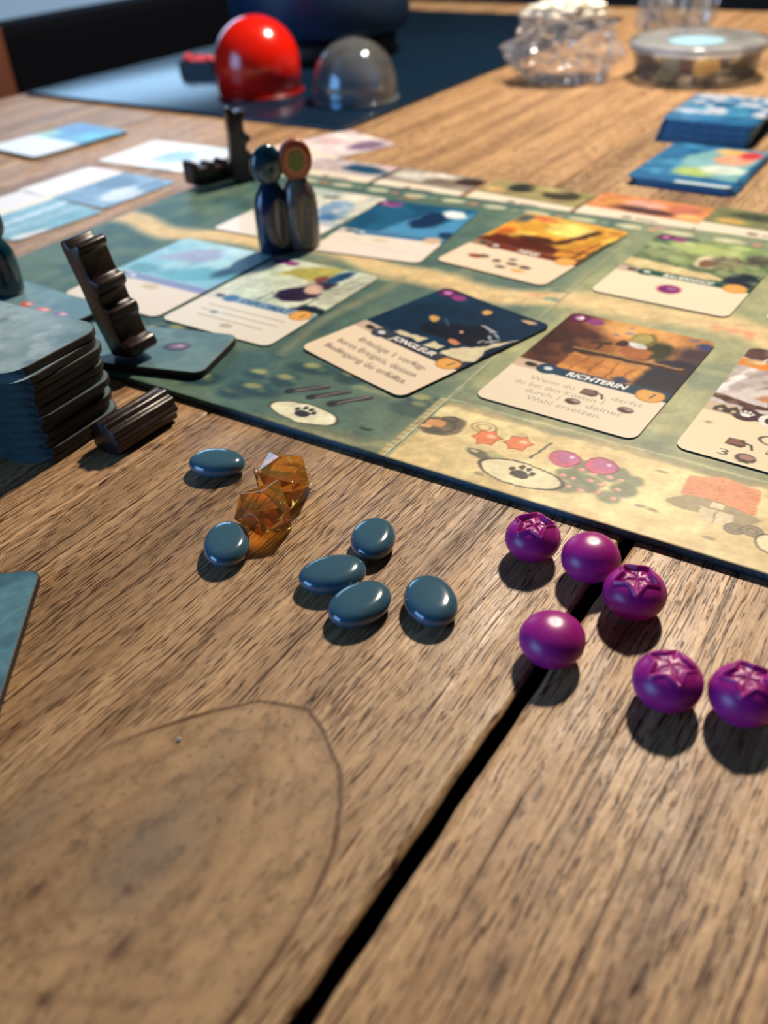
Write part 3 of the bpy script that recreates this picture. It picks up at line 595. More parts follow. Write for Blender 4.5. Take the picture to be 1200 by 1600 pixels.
def p_judge(c):
    art(c, (196, 140, 84), [('e', 8, 60, 17, 34, (62, 36, 36), 10, 10), ('e', 10, 78, 9, 9, (84, 44, 44), 0, 5), ('p', [(16, 36), (16, 52), (48, 50), (49, 36)], (206, 142, 78), 1), ('b', 9, (158, 96, 52), .5, .7, 3, .5),
        ('s', 22, 37, 24, 52, .7, (140, 84, 48)), ('s', 29, 37, 30, 51, .6, (140, 84, 48)), ('s', 37, 37, 37, 51, .6, (140, 84, 48)), ('s', 43, 37, 43, 50, .6, (140, 84, 48)),
        ('p', [(48, 36), (48, 60), (56, 66), (70, 66), (70, 36)], (40, 40, 56), 3), ('e', 60, 74, 8, 9, (74, 56, 66), 0, 5), ('e', 34, 82, 22, 10, (224, 168, 104), 0, 6), ('e', 57, 84, 9, 5, (200, 138, 84), 0, 4), ('e', 61, 81, 4, 3, (60, 70, 110), 0, 2),
        ('s', 14, 54, 63, 56, 2.6, (58, 40, 36), .8), ('s', 15, 56, 60, 58, 1.3, (164, 126, 84), .6), ('s', 19, 64, 26, 66, 2.3, (62, 42, 36), .7), ('s', 23, 65, 24, 59, 1.6, (62, 42, 36), .7),
        ('e', 40, 66, 7.5, 8, (98, 62, 44), 0, 2), ('e', 47, 69, 5, 9, (58, 60, 48), 20, 2.5), ('e', 38, 64, 6.5, 5.5, (168, 106, 66), 0, 2), ('e', 37, 76, 6, 6.5, (122, 112, 62), 10, 1.6), ('e', 36, 76, 4.3, 5, (170, 160, 98), 0, 1.2), ('e', 36.8, 69.5, 4.4, 2.6, (222, 220, 224), 0, 1), ('e', 31, 68, 2.6, 3, (54, 40, 38), 0, 1),
        ('e', 25, 75, 1.6, 1.3, (140, 130, 140), 0, .8), ('e', 29, 78, 1.6, 1.2, (140, 130, 150), 0, .8), ('e', 28, 83, 1.8, 1.0, (170, 140, 150), 0, .8), ('e', 54, 85, 2.4, 1.6, (120, 124, 150), 0, 1), ('e', 43, 38.5, 4, 1.6, (50, 62, 96), 10, 1)], 3, .1)
    template(c, (24, 62, 88), (204, 182, 160), panel=(234, 222, 198)); c.rect(49, 36.2, 66, 38, (30, 60, 84), 1)
    icon_box(c, 36.5, 23.6, 3.4); icon_nut(c, 33.8, 14.2); icon_nut(c, 53.0, 17.8)
def icon_box(c, x, y, s, col=(128, 98, 90)):
    c.poly([(x - s, y - .7 * s), (x - .9 * s, y + .6 * s), (x + .6 * s, y + .75 * s), (x + s, y - .3 * s), (x + .6 * s, y - .8 * s)], (70, 52, 48), .4).poly([(x - .85 * s, y - .55 * s), (x - .75 * s, y + .5 * s), (x + .5 * s, y + .6 * s), (x + .8 * s, y - .25 * s)], col, .4)
    c.path([(x + .4 * s, y + .4 * s), (x + 1.4 * s, y + .1 * s), (x + 1.7 * s, y - .7 * s)], .8, (52, 40, 38))
def icon_nut(c, x, y): c.ell(x, y, 3.0, 2.2, (92, 72, 68), 0, .5).ell(x + .6, y + .7, 1.7, .9, (176, 156, 150), 0, .8).ell(x - .6, y - .7, 1.6, .8, (66, 50, 48), 0, .8)
def rules(t, rows, z=.56, col='grey_ink', size=4.6):
    for s, x, y, wd in rows: lettering('rules_lettering', s, x, y, z, wd, size, M[col], t)

t = card('card titled RICHTERIN with a brown workshop scene, flat on the sandy half of the board', 36.5, 297.0, -36.6, ZB, p_judge, (190, 260), G1)
lettering('title_lettering', 'RICHTERIN', 22.5, 31.6, .57, 24.5, 5.0, M['white_ink'], t, .2, 1.0, .12)
lettering('value_lettering', '1', 55.6, 30.2, .57, 1.7, 6, M['black_ink'], t, .2, 0, .1)
lettering('cost_lettering', '3', 4.2, 81.6, .57, 2.4, 4.6, M['white_ink'], t, 0, 0, .1)
rules(t, [('Wenn du', 11.5, 22.3, 18.8), (', darfst', 42.5, 22.1, 14.5), ('du bei den Kosten 1', 7.8, 17.2, 36), ('durch 1', 14.6, 12.3, 13.8), ('deiner', 39.3, 12.2, 14.2), ('Wahl ersetzen.', 17.6, 7.3, 30)])
def p_jug(c):
    art(c, (14, 44, 70), [('b', 16, (18, 56, 84), .45, .65, 2, .7), ('e', 40, 56, 13, 9, (18, 26, 42), 20, 3), ('e', 30, 52, 9, 6, (18, 28, 44), 0, 3), ('p', [(47, 36), (46, 42), (56, 54), (64, 70), (66, 60), (66, 42), (58, 36)], (216, 206, 172), 1, .6),
        ('p', [(63.5, 40), (60, 52), (62, 64), (66, 76), (68, 40)], (14, 36, 58), 1), ('e', 50, 55, 6, 5, (24, 32, 46), 20, 1.5), ('s', 52, 55, 58, 62, 3.6, (36, 44, 56), .8), ('s', 54, 56, 55, 60, .9, (206, 206, 200)), ('s', 56, 58, 57, 62, .9, (206, 206, 200)), ('s', 51, 54, 52, 57, .8, (206, 206, 200)),
        ('e', 45, 64, 7, 5, (20, 28, 44), 10, 2), ('s', 42, 68, 50, 67, 1.7, (176, 182, 184), 1), ('s', 48, 66, 55, 64, 1.3, (150, 162, 170), 1), ('s', 50, 64, 53, 60, 1.2, (176, 182, 184), 1), ('e', 46, 65.5, 1.6, 1.2, (30, 34, 46), 0, .5), ('e', 50, 64, 1.4, 1.2, (30, 34, 46), 0, .5),
        ('e', 20.5, 59.2, 3.2, 2.0, (206, 160, 96), -20, .8), ('e', 32.6, 79.8, 2.6, 2.9, (230, 176, 100), -20, .8), ('e', 43, 47.8, 3.8, 2.3, (214, 140, 104), 0, .8), ('e', 54, 84.5, 3.2, 1.6, (224, 188, 144), 10, .8),
        ('p', [(18, 38), (19, 41.5), (33, 42), (32, 38.5)], (206, 198, 164), .8, .3), ('p', [(35, 37), (36, 42), (43, 42), (44, 38)], (206, 198, 164), .8, .3), ('e', 40, 57, 1.0, 1.0, (214, 170, 150), 0, .5), ('s', 24, 62, 30, 58, .8, (60, 86, 108), .8)], 5, .08)
    template(c, (58, 64, 78), (200, 178, 160), panel=(234, 218, 192)); c.rect(48, 36.0, 66, 37, (50, 54, 66), 1)
t = card('card titled JONGLEUR, dark blue night picture, turned askew beside the RICHTERIN card', -31.7, 346.8, -50.4, ZB, p_jug, (170, 230), G1, bow=.5)
lettering('title_lettering', 'JONGLEUR', 22.2, 31.7, 1.0, 25.5, 5.0, M['white_ink'], t, .2, 1.0, .12)
lettering('value_lettering', '1', 56, 30.6, .95, 1.6, 5.5, M['black_ink'], t, .2, 0, .1)
rules(t, [('Erledige 1 verfüg-', 12.4, 21.4, 41), ('bares Ereignis, dessen', 6.5, 14.7, 48), ('Bedingung du erfüllst.', 6.0, 8.0, 50)], z=1.08, size=4.7)
def p_dip(c):
    art(c, (190, 206, 186), [('b', 20, (214, 222, 204), .45, .65, 2, .8), ('p', [(14, 66), (20, 80), (36, 88), (44, 88), (40, 76), (34, 66), (24, 70)], (170, 164, 88), 3, 1.5), ('e', 40, 52, 12, 9, (44, 34, 60), 40, 2), ('e', 44, 64, 8, 6, (54, 44, 66), 50, 2), ('e', 43, 60, 5, 7, (206, 176, 156), 40, 1.6), ('e', 46, 78, 4.5, 9, (30, 70, 110), -20, 2), ('e', 38, 72, 4, 4, (120, 70, 70), 0, 1.5),
        ('p', [(48, 60), (56, 90), (66, 90), (66, 50), (56, 46)], (190, 196, 178), 2, 1), ('s', 52, 62, 58, 84, .8, (140, 150, 140)), ('s', 56, 60, 62, 78, .8, (140, 150, 140)), ('p', [(46, 36), (50, 44), (60, 44), (66, 40), (66, 36)], (26, 42, 56), 1.5, 1), ('s', 26, 38, 27, 48, 1.0, (60, 90, 110)), ('s', 30, 38, 33, 45, .9, (60, 90, 110)), ('s', 50, 40, 52, 52, 1, (50, 76, 80)), ('e', 20, 73, 3, 2, (150, 150, 84), 0, 2)], 9)
    template(c, (130, 160, 184), (206, 206, 200), panel=(226, 222, 210)); c.ell(14.3, 33.2, 4, 3.4, (60, 110, 160), 0, .5)
    c.ell(17.6, 17.2, 2.2, 1.6, (110, 140, 150), 0, .6).ell(33, 8, 3.4, 2, (186, 170, 152), 0, .9)
    random.seed(3); lines(c, [(23.4, 9, 54), (18, 9, 15), (18, 21, 54), (12.4, 12, 50)])
t = card('card titled DIPLOMAT with pale green picture, below the two standing pawns', -97.8, 385.8, -35.1, ZB, p_dip, (110, 150), G1)
lettering('title_lettering', 'DIPLOMAT', 20.5, 31.4, .58, 30, 6.0, plain('blue_ink', (36, 92, 148), .5), t, .2, 0, .25)
lettering('value_lettering', '1', 56, 30.4, .58, 1.6, 5.5, M['black_ink'], t, .2, 0, .1)
def p_farm(c):
    art(c, (130, 150, 106), [('b', 12, (96, 118, 90), .45, .6, 2, .9), ('e', 14, 80, 14, 8, (74, 100, 92), 0, 4), ('p', [(-2, 38), (-2, 50), (45, 44), (50, 39), (44, 37), (20, 37)], (222, 204, 156), 1.5), ('e', 30, 74, 20, 8, (170, 190, 122), -10, 3), ('e', 36, 58, 6.5, 8, (214, 206, 172), 0, 1.5), ('e', 36, 56, 3.5, 5, (122, 92, 70), 0, 1), ('e', 44, 62, 7, 10, (104, 96, 84), 10, 3), ('p', [(48, 37), (50, 50), (66, 54), (66, 36)], (26, 42, 58), 2, 1),
        ('e', 56, 72, 5, 7, (86, 84, 76), 0, 3), ('e', 44, 84, 8, 4, (150, 174, 110), 0, 3), ('b', 7, (186, 196, 140), .55, .7, 7, .5)], 13)
    template(c, (28, 82, 70), (196, 176, 160), panel=(234, 224, 198)); c.ring(31, 17.9, 5.4, 5.0, 1.2, (216, 140, 130)).ell(31, 17.9, 5, 4.6, (120, 42, 116), 0, .6).ell(32, 19, 2.4, 2, (160, 100, 160), 0, 1)
t = card('card with green farmyard picture and a single purple berry on its text panel', 101.1, 390.8, -36.8, ZB, p_farm, (100, 140), G1)
lettering('title_lettering', 'BAUERNHOF', 22.5, 31.5, .57, 24, 5.2, M['white_ink'], t, .2, 0, .1)
def p_mine(c):
    art(c, (214, 158, 62), [('b', 18, (236, 196, 92), .42, .6, 2, .8), ('e', 36, 74, 14, 10, (244, 214, 120), 0, 5), ('p', [(-2, 36), (4, 50), (14, 50), (30, 52), (46, 44), (66, 40), (66, 36)], (86, 34, 24), 3, 2), ('e', 6, 56, 6, 6, (196, 104, 44), 0, 3), ('e', 28, 52, 12, 4.5, (70, 34, 26), 0, 2), ('s', 40, 54, 50, 78, 4.6, (66, 40, 34), 2), ('p', [(46, 36), (50, 56), (66, 66), (66, 36)], (206, 140, 56), 2, 1.2),
        ('s', 56, 38, 58, 64, 1.6, (90, 54, 34), 1), ('s', 48, 44, 66, 50, 1.5, (90, 54, 34), 1), ('p', [(60, 36), (61, 60), (66, 90), (70, 36)], (70, 66, 50), 1.5), ('e', 14, 82, 8, 4, (196, 104, 70), 0, 3), ('e', 4, 78, 5, 7, (86, 92, 96), 0, 3), ('e', 58, 82, 5, 4, (200, 140, 66), 0, 2)], 17, .16)
    template(c, (110, 44, 30), (150, 120, 100), panel=(236, 216, 190), cost=False)
    c.ell(14, 15.5, 4.2, 2.6, (140, 70, 60), 0, 1).ell(18, 17.6, 3, 2, (90, 70, 64), 0, 1).ell(27, 15.4, 2.4, 2, (84, 72, 70), 0, .9).ell(33, 21, 2.4, 1.6, (112, 100, 96), 0, .8).ell(36, 15.6, 3.4, 1.8, (96, 84, 80), 0, .9).ell(33, 9.5, 3, 1.8, (110, 96, 92), 0, .9).ell(44, 15, 3.2, 2, (84, 72, 66), 0, .9).ell(43, 9.5, 4, 2.1, (222, 178, 104), 0, .9)
t = card('card with golden orange picture and a row of small icons on its text panel', 33.2, 440.7, -41.5, ZB, p_mine, (90, 120), G1)
lettering('title_lettering', 'MINE', 28, 31.6, .57, 13, 5, M['white_ink'], t, .2, 0, .1)
def p_moon(c):
    art(c, (32, 94, 132), [('b', 30, (24, 76, 112), .45, .6, 2, .8), ('e', 40, 62, 11, 15, (16, 48, 84), -20, 3), ('p', [(22, 36), (30, 60), (36, 74), (32, 56), (38, 46), (50, 52), (58, 74), (66, 90), (66, 36)], (74, 142, 190), 3, 1), ('e', 53, 76, 7, 6.5, (226, 240, 246), 0, 2), ('e', 62, 42, 5, 5, (20, 58, 92), 0, 2), ('e', 10, 81, 4, 3, (180, 120, 170), 0, 1)], 21, .06)
    template(c, (60, 120, 166), (190, 190, 190), coin=False, panel=(228, 220, 210)); c.ell(57, 32.4, 5, 4.6, (206, 178, 150), 0, .8); c.ell(30, 24, 5, 2.2, (206, 186, 160), 0, 1.4, .8)
    random.seed(4); lines(c, [(22, 10, 20), (16, 24, 40), (12, 34, 52)], (190, 180, 170))
card('card with blue night sky and white moon, right of the pawn with the ringed face', -31.8, 465.8, -27.5, ZB, p_moon, (80, 110), G1)
gx, gy = bw(84.0, 51.5)
def p_g(c):
    art(c, (196, 186, 184), [('b', 14, (226, 218, 212), .45, .6, 2, .8), ('p', [(-3, 37), (-3, 46), (12, 46), (40, 46), (66, 46), (66, 37)], (216, 208, 208), 1, .5), ('p', [(-3, 40), (-3, 43.5), (8, 43), (20, 41), (20, 45), (45, 46), (45, 38), (14, 38)], (84, 48, 42), .8, .6), ('s', 0, 46, 7, 68, 3.4, (238, 234, 234), 1.2), ('s', 6, 50, 12, 68, 4, (186, 176, 176), 2), ('e', 22, 47, 7, 2.4, (196, 134, 92), -4, 1), ('s', 16, 56, 22, 52, 1.2, (110, 96, 92), 1),
        ('p', [(-3, 69), (-3, 76), (30, 76), (30, 68), (10, 69)], (232, 142, 56), 1, .6), ('p', [(-3, 77), (-3, 90), (66, 90), (66, 76)], (92, 66, 66), 1, .4), ('s', 8, 74, 12, 84, 1.6, (232, 226, 224), .7), ('e', 6, 74, 4, 1.4, (246, 214, 160), 10, 1), ('b', 8, (150, 134, 130), .55, .7, 4, .5)], 25, .1)
    template(c, (66, 40, 52), (206, 186, 164), panel=(236, 224, 190), cost=False)
    c.ell(14.3, 33.2, 5, 4.8, (66, 40, 52), 0, .4); paw(c, 14.3, 33, 1.9, (240, 236, 230))
    c.rect(1, 31, 12, 37, (206, 186, 164), .6).poly([(3, 31), (3, 34), (5.5, 36.5), (8, 34), (8, 31)], (60, 54, 50), .5).poly([(8, 31), (7.6, 34.5), (10, 37), (12, 34), (12, 31)], (60, 54, 50), .5).ell(5.4, 32.6, .9, 1.1, (196, 176, 154), 0, .4).ell(10, 32.8, .9, 1.2, (196, 176, 154), 0, .4)
    c.ell(23.2, 32.8, 4.4, 4.3, (240, 238, 232), 0, .3).ell(23.6, 32.6, 2.6, 2.7, (66, 40, 52), 0, .3).ell(24.6, 33.2, 1.4, 1.0, (240, 238, 232), 0, .3)
    c.ell(4.7, 21.6, 1.5, .7, (176, 160, 136), 0, .4).ell(4.7, 21.6, .6, 1.2, (176, 160, 136), 0, .4)
    icon_box(c, 17.2, 13.0, 3.4, (132, 88, 76)); c.ell(22.6, 4.6, 3.4, 2.9, (60, 44, 42), 0, .4).ell(22.8, 5.3, 2.6, 1.7, (170, 128, 122), 0, .6)
    c.ring(30, 19.5, 7, 3.4, .5, (58, 50, 46))
t = card('pale card with brown banner and white paw badge, cut by the right photo edge', gx, gy, -36.5, ZB, p_g, (150, 200), G1)
rules(t, [('3', 12.9, 3.2, 3.4), ('an', 27.0, 10.4, 7), ('v', 30.5, 2.4, 3)], col='black_ink', size=5.4)
def p_sky(c):
    art(c, (128, 184, 208), [('b', 22, (166, 210, 224), .45, .6, 2, .8), ('p', [(6, 56), (20, 76), (34, 84), (40, 70), (26, 60)], (150, 158, 196), 4, 2), ('p', [(20, 40), (40, 56), (66, 66), (66, 50), (44, 40)], (92, 166, 190), 4, 2), ('e', 12, 44, 9, 6, (88, 150, 170), 0, 3), ('e', 50, 84, 18, 6, (176, 218, 232), 0, 4)], 29, .05)
    template(c, (122, 134, 184), (188, 196, 200), coin=False, panel=(226, 216, 202), cost=False); c.ell(34, 26, 5, 3, (206, 184, 150), 0, 1.2); c.rect(-2, 30, 66, 32, (180, 180, 190), 1, .5)
x, y = bw(-219.5, 49); card('pale sky-blue card behind the leaning brown twig token', x, y, -34.4 - .4, ZB, p_sky, (80, 110), G1)
def p_white(c):
    art(c, (206, 208, 196), [('b', 12, (156, 176, 176), .48, .6, 2, .8), ('e', 44, 60, 12, 12, (122, 156, 190), 0, 5), ('e', 50, 44, 8, 6, (70, 120, 170), 0, 4), ('b', 8, (232, 230, 214), .5, .65, 5, .8), ('e', 30, 76, 6, 3, (90, 96, 90), 0, 2)], 33, .08)
    template(c, (176, 186, 196), (216, 214, 206), coin=False, panel=(228, 226, 222), cost=False)
x, y = bw(-216, 156); card('mostly white card half hidden behind the two standing pawns', x, y, -34.4, ZB, p_white, (60, 84), G1)
x, y = bw(85.5, 168.5)
card('pale card just inside the right edge of the photo beside the farmyard card', x, y, -35.5, ZB, p_white, (50, 70), G1)

# cards on the wood at the left (bottom edges face left)
G2 = 'cards lying on the wood at the left'
def side(paint_art, panel=(224, 222, 220)):
    def f(c):
        art(c, *paint_art); c.rect(-2, -2, 66, 26, panel, .6); random.seed(8); lines(c, [(20, 8, 50), (14, 8, 44)], (200, 196, 196))
    return f
def place(label, corner, deg, z, paint, group, res=(44, 60)): return card(label, corner[0], corner[1], deg, z, paint, res, group)
# a card whose lower edge faces left: local +y points to the right and towards the camera
place('card with grey-blue picture, white panel to the left, the nearer of the overlapping pair', (-198, 671), -126, .02, side(((96, 128, 156), [('b', 18, (122, 150, 178), .45, .6, 2, .8), ('e', 20, 50, 14, 16, (70, 92, 120), 0, 5), ('e', 36, 74, 18, 12, (190, 204, 216), 0, 5), ('e', 14, 78, 10, 8, (80, 106, 134), 0, 4)], 41)), G2)
place('nearly white card with pale blue patch lying behind the grey-blue one', (-163, 739), -122, .02, side(((206, 218, 226), [('e', 34, 50, 14, 16, (150, 190, 216), 10, 4), ('e', 50, 76, 14, 10, (226, 230, 232), 0, 4)], 43)), G2)
place('striped teal and white card cut by the left edge of the photo', (-231, 619), -130, .02, side(((110, 156, 170), [('s', 0, 50, 66, 54, 5, (190, 206, 220), 3), ('s', 0, 66, 66, 66, 4, (150, 176, 196), 3), ('s', 10, 76, 60, 80, 5, (86, 146, 156), 3), ('e', 52, 84, 12, 5, (206, 208, 206), 0, 3)], 45)), G2)
# a short pile of cards at the far left
PL = (-281.7, 733.2, 0)
def p_bluepic(c):
    art(c, (70, 140, 176), [('b', 14, (40, 100, 160), .45, .6, 2, .8), ('e', 20, 74, 16, 10, (44, 96, 160), 0, 5), ('e', 8, 50, 10, 10, (150, 190, 150), 0, 4), ('e', 50, 60, 12, 14, (60, 160, 180), 0, 5)], 47); c.rect(-2, -2, 66, 42, (214, 220, 226), 3)
for k in range(4):
    place('%s card of the little blue and white pile near the blue mat' % ('lowest', 'second lowest', 'second highest', 'uppermost')[k], (-293 - k * .4, 738 + k * .3), -38 - k * .5, .02 + .6 * k, p_bluepic, 'short pile of cards near the mat')
def p_pink(c):
    art(c, (214, 200, 206), [('b', 10, (236, 228, 228), .45, .6, 2, .8), ('e', 50, 70, 12, 14, (120, 100, 130), 0, 5), ('e', 20, 60, 12, 9, (206, 180, 186), 0, 4)], 51); c.rect(-2, -2, 66, 30, (226, 216, 216), 2)
x, y = (-81.8, 687.2, 0)[:2]
card('pinkish white card on the wood behind the two pawns', x - 2, y, -55, .02, p_pink, (44, 60))

# event cards (landscape) along the far edge of the board
G3 = 'landscape cards along the far edge of the board'
def ev(base, blobs, seed):
    def f(c):
        c.C[:] = base
        for b in blobs: c.ell(*b[:4], b[4], b[5] if len(b) > 5 else 0, 2.5)
        c.mottle(5, .16, seed).mottle(2, .1, seed + 1); c.rect(-2, -2, 72, 15, (226, 218, 200), .8, 1); c.ell(30, 7, 3, 1.8, (90, 84, 78), 0, 1); c.seg(36, 7, 47, 7, 2.2, (110, 104, 96), 1, .8)
    return f
evs = [('landscape card with a dark blue corner, leftmost of the far row', -253, 271, -1, ev((186, 178, 180), [(44, 30, 20, 8, (28, 72, 104), -8), (60, 40, 10, 5, (196, 170, 176)), (14, 34, 16, 8, (190, 178, 186))], 61)),
       ('landscape card with black and white scribbled picture, left of the gap showing wood', -189, 271, -2.5, ev((150, 142, 134), [(20, 30, 16, 8, (206, 206, 198)), (44, 26, 14, 7, (120, 110, 100)), (60, 34, 10, 8, (60, 48, 46)), (36, 38, 12, 4, (228, 226, 216))], 63)),
       ('landscape card with two dark bushes in its picture, centre of the far row', -117, 273, -5, ev((150, 142, 100), [(22, 34, 9, 9, (44, 52, 48)), (50, 32, 12, 9, (60, 58, 48)), (38, 38, 12, 4, (170, 160, 110)), (8, 24, 6, 5, (206, 172, 120))], 65)),
       ('landscape card with warm orange and pink picture in front of the blue deck', -46, 274, -4, ev((206, 136, 92), [(30, 32, 12, 6, (214, 164, 150)), (34, 22, 20, 5, (84, 54, 56)), (54, 32, 10, 8, (190, 116, 96)), (60, 22, 8, 5, (236, 180, 120)), (10, 28, 8, 6, (196, 140, 84))], 67)),
       ('landscape card with a murky green picture at the right end of the far row', 22.5, 274, -3, ev((120, 126, 92), [(30, 34, 20, 6, (66, 76, 64)), (50, 26, 16, 5, (196, 190, 150)), (14, 22, 8, 4, (206, 170, 100)), (60, 38, 12, 5, (60, 66, 60))], 69))]
for lb, a, b, dg, f in evs:
    x, y = bw(a, b); card(lb, x, y, -34.4 + dg, .03, f, (60, 42), G3, 68, 44, name='event_card')

# decks at the right
def p_back(c):
    c.C[:] = (44, 108, 156); c.blotch(14, (70, 146, 190), .5, .65, 3, .9).blotch(9, (28, 82, 130), .55, .7, 5, .7); c.rect(-2, -2, 66, 12, (38, 104, 156), 1)
def p_decktop(c):
    p_back(c); c.poly([(22, 16), (18, 60), (34, 84), (62, 84), (62, 16)], (120, 172, 180), 3, 1, 2).ell(34, 26, 12, 9, (166, 190, 110), 0, 5).ell(48, 60, 12, 12, (216, 156, 130), 0, 5).ell(42, 78, 10, 6, (226, 180, 90), 0, 4).ell(55, 74, 7, 9, (190, 60, 70), 0, 4).ell(48, 36, 14, 10, (196, 214, 206), 0, 4).mottle(6, .12, 4); c.rect(30, 0, 66, 5, (196, 216, 224), 1.5)
ords = ['lowest', 'second', 'third', 'fourth', 'fifth', 'sixth', 'seventh', 'eighth', 'ninth', 'tenth', 'eleventh', 'twelfth', 'thirteenth', 'fourteenth']
for k in range(5):
    o = card('%s card up in the low deck with the colourful picture on top' % ords[k], 163 - k * .5 + random.random(), 559 + k * .9, -33.5 - k * .7, .02 + k * .9, p_decktop if k == 4 else p_back, (44, 60) if k == 4 else (10, 12), 'cards of the low blue deck', T=.85, edge='deck_edge')
for k in range(12):
    o = card('%s card up in the tall blue deck at the right edge' % ords[k], 204 + k * .5 + 1.5 * random.random(), 655 + k * .5 + random.random(), -29 - .5 * k + random.random(), .02 + k * 1.15, p_back if k < 11 else (lambda c: (p_back(c), c.blotch(10, (206, 206, 220), .42, .6, 3, .85, (0, 26, 64, 88)), c.mottle(7, .2, 9))), (30, 40) if k == 11 else (8, 10), 'cards of the tall blue deck', T=1.1, edge='deck_edge')

# ---------------------------------------------------------------- thick tiles
def tile(label, x, y, deg, z, paint, W=44, H=68, T=3.0, res=(24, 34), group=None, r=8.0, tilt=(0, 0)):
    t = thing('cardboard_tile', label, 'tile', (x, y, z), R(deg), group); t.rotation_euler = (R(tilt[0]), R(tilt[1]), R(deg))
    rounded_sheet('tile_slab', W, H, r, T, res[0], res[1], paint, (M['tile'], M['tile_edge']), t, edge_round=.5)
    return t
def p_slate(c):
    c.C[:] = (122, 148, 156); c.blotch(16, (150, 172, 178), .45, .62, 3, .9).blotch(11, (96, 124, 134), .55, .7, 6, .8).blotch(7, (170, 186, 188), .6, .75, 9, .6)
    c.mottle(3, .08, 2)
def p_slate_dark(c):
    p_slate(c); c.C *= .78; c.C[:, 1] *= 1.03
NT = 12; stk = []
for k in range(NT):
    top = k == NT - 1
    # right front corner of the stack near (-121, 263); its short side runs 44 mm back and to the right
    ang = 64 + [0.8, -1.2, .5, -.4, 1.4, -1, .6, -1.6, .9, -.6, 2.0, -2.0][k]
    ca, sa = math.cos(R(ang)), math.sin(R(ang)); W_, H_ = 44, 68
    cxn, cyn = -120.2 + [0, .4, -.5, .3, -.3, .6, 0, -.6, .5, .9, 1.2, -.8][k], 263.6 + [0, .5, -.2, .6, -.4, .3, 0, .5, -.3, .2, -.8, .6][k]
    # tile local x runs along the short side (towards back right); local y to the left
    lab = 'topmost tile of the tall grey-blue stack at the left' if top else '%s tile up from the table in the tall stack at the left' % (ords[k] if k else 'bottom')
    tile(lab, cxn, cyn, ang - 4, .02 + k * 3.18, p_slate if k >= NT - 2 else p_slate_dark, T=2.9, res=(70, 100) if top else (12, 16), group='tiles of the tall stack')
def p_tileA(c):
    c.C[:] = (84, 116, 122); c.blotch(12, (104, 136, 138), .45, .62, 3, .9).mottle(3, .08, 2)
    c.ell(51, 20, 6, 4.2, (52, 50, 66), 10, .8).ell(51.5, 20.6, 4, 2.6, (128, 96, 122), 10, 1).ell(52, 21, 1.6, 1.0, (190, 160, 178), 0, .6); c.seg(30, 22, 42, 25, .7, (56, 74, 84), .6)
x, y = bw(-165, -6.5)
tile('grey-green tile with a small dark gem print under the leaning twig token', x, y, -34.4 + 15.5, 2.98, p_tileA, 72, 36, 3.0, (70, 40), r=4.5)
def p_tileB(c):
    c.C[:] = (92, 128, 138); c.blotch(12, (112, 146, 152), .45, .62, 3, .9).mottle(3, .06, 2)
    ca_, sa_ = math.cos(R(4)), math.sin(R(4))
    for (ba, bb), cc in (((-219.2, 27.5), (206, 92, 72)), ((-206.5, 26.4), (220, 112, 106)), ((-194.5, 26.8), (146, 100, 166))):
        da, db = ba + 252, bb - 4; xx, yy = da * ca_ - db * sa_, da * sa_ + db * ca_
        c.ell(xx, yy, 4, 2.7, cc, 8, .6).ell(xx + .8, yy + .6, 2, 1.2, (228, 190, 180), 8, .9)
x, y = bw(-252, 4)
tile('grey-blue tile with a row of small red and purple gem prints below the teal pawn', x, y, -34.4 - 4, 2.98, p_tileB, 68, 44, 3.0, (70, 50))
def p_tileC(c):
    c.C[:] = (70, 110, 128); c.blotch(14, (92, 138, 154), .45, .62, 3, .9).mottle(4, .08, 2).mottle(1.2, .08, 12)
    c.path([(37, 42), (39.5, 47), (43, 50)], .5, (120, 156, 168), .6, .7)
tile('flat blue tile cut off at the left edge of the foreground wood', -142.2, 137.7, 4.5, .05, p_tileC, 44, 66, 2.6, (70, 90), r=3.2)

# ---------------------------------------------------------------- pebbles
def pebble(label, x, y, deg, seed, d=(9.9, 7.2, 3.35)):
    rr = np.random.RandomState(seed); n, m = 56, 28; V, F = [], []
    for i in range(m + 1):
        th = -math.pi / 2 + math.pi * i / m
        cz, sz = math.cos(th), math.sin(th)
        cr = abs(cz) ** .52; zz = math.copysign(abs(sz) ** 1.0, sz) * (1 - .05 * abs(sz) ** 6)
        for k in range(n):
            ph = 2 * math.pi * k / n
            wob = 1 + .02 * math.sin(2 * ph + seed) + .012 * math.sin(3 * ph + seed * 2)
            V.append((d[0] * cr * math.cos(ph) * wob, d[1] * cr * math.sin(ph) * wob, d[2] * (1 + zz)))
    for i in range(m):
        for k in range(n): F.append((i * n + k, i * n + (k + 1) % n, (i + 1) * n + (k + 1) % n, (i + 1) * n + k))
    o = mesh('glass_pebble', V, F, M['pebble'], None, (x, y, .0), (0, 0, R(deg))); return tag(o, label, 'pebble', 'glossy slate-blue pebbles on the wood')
pebble('slate-blue pebble alone near the board edge, left of the amber crystals', -56.6, 259.5, -15, 1)
pebble('rounder slate-blue pebble just below the amber crystals', -48.2, 213.6, -84, 2)
pebble('long slate-blue pebble, left one of the touching cluster', -15.7, 196.5, 15, 3)
pebble('slanting slate-blue pebble nearest the camera in the cluster', -8.0, 183.1, 42, 4)
pebble('upright slate-blue pebble at the back of the cluster', -3.7, 212.1, 80, 5, (9.4, 6.7, 3.35))
pebble('slate-blue pebble alone at the right, nearest the purple berries', 11.5, 182.9, -81, 6)

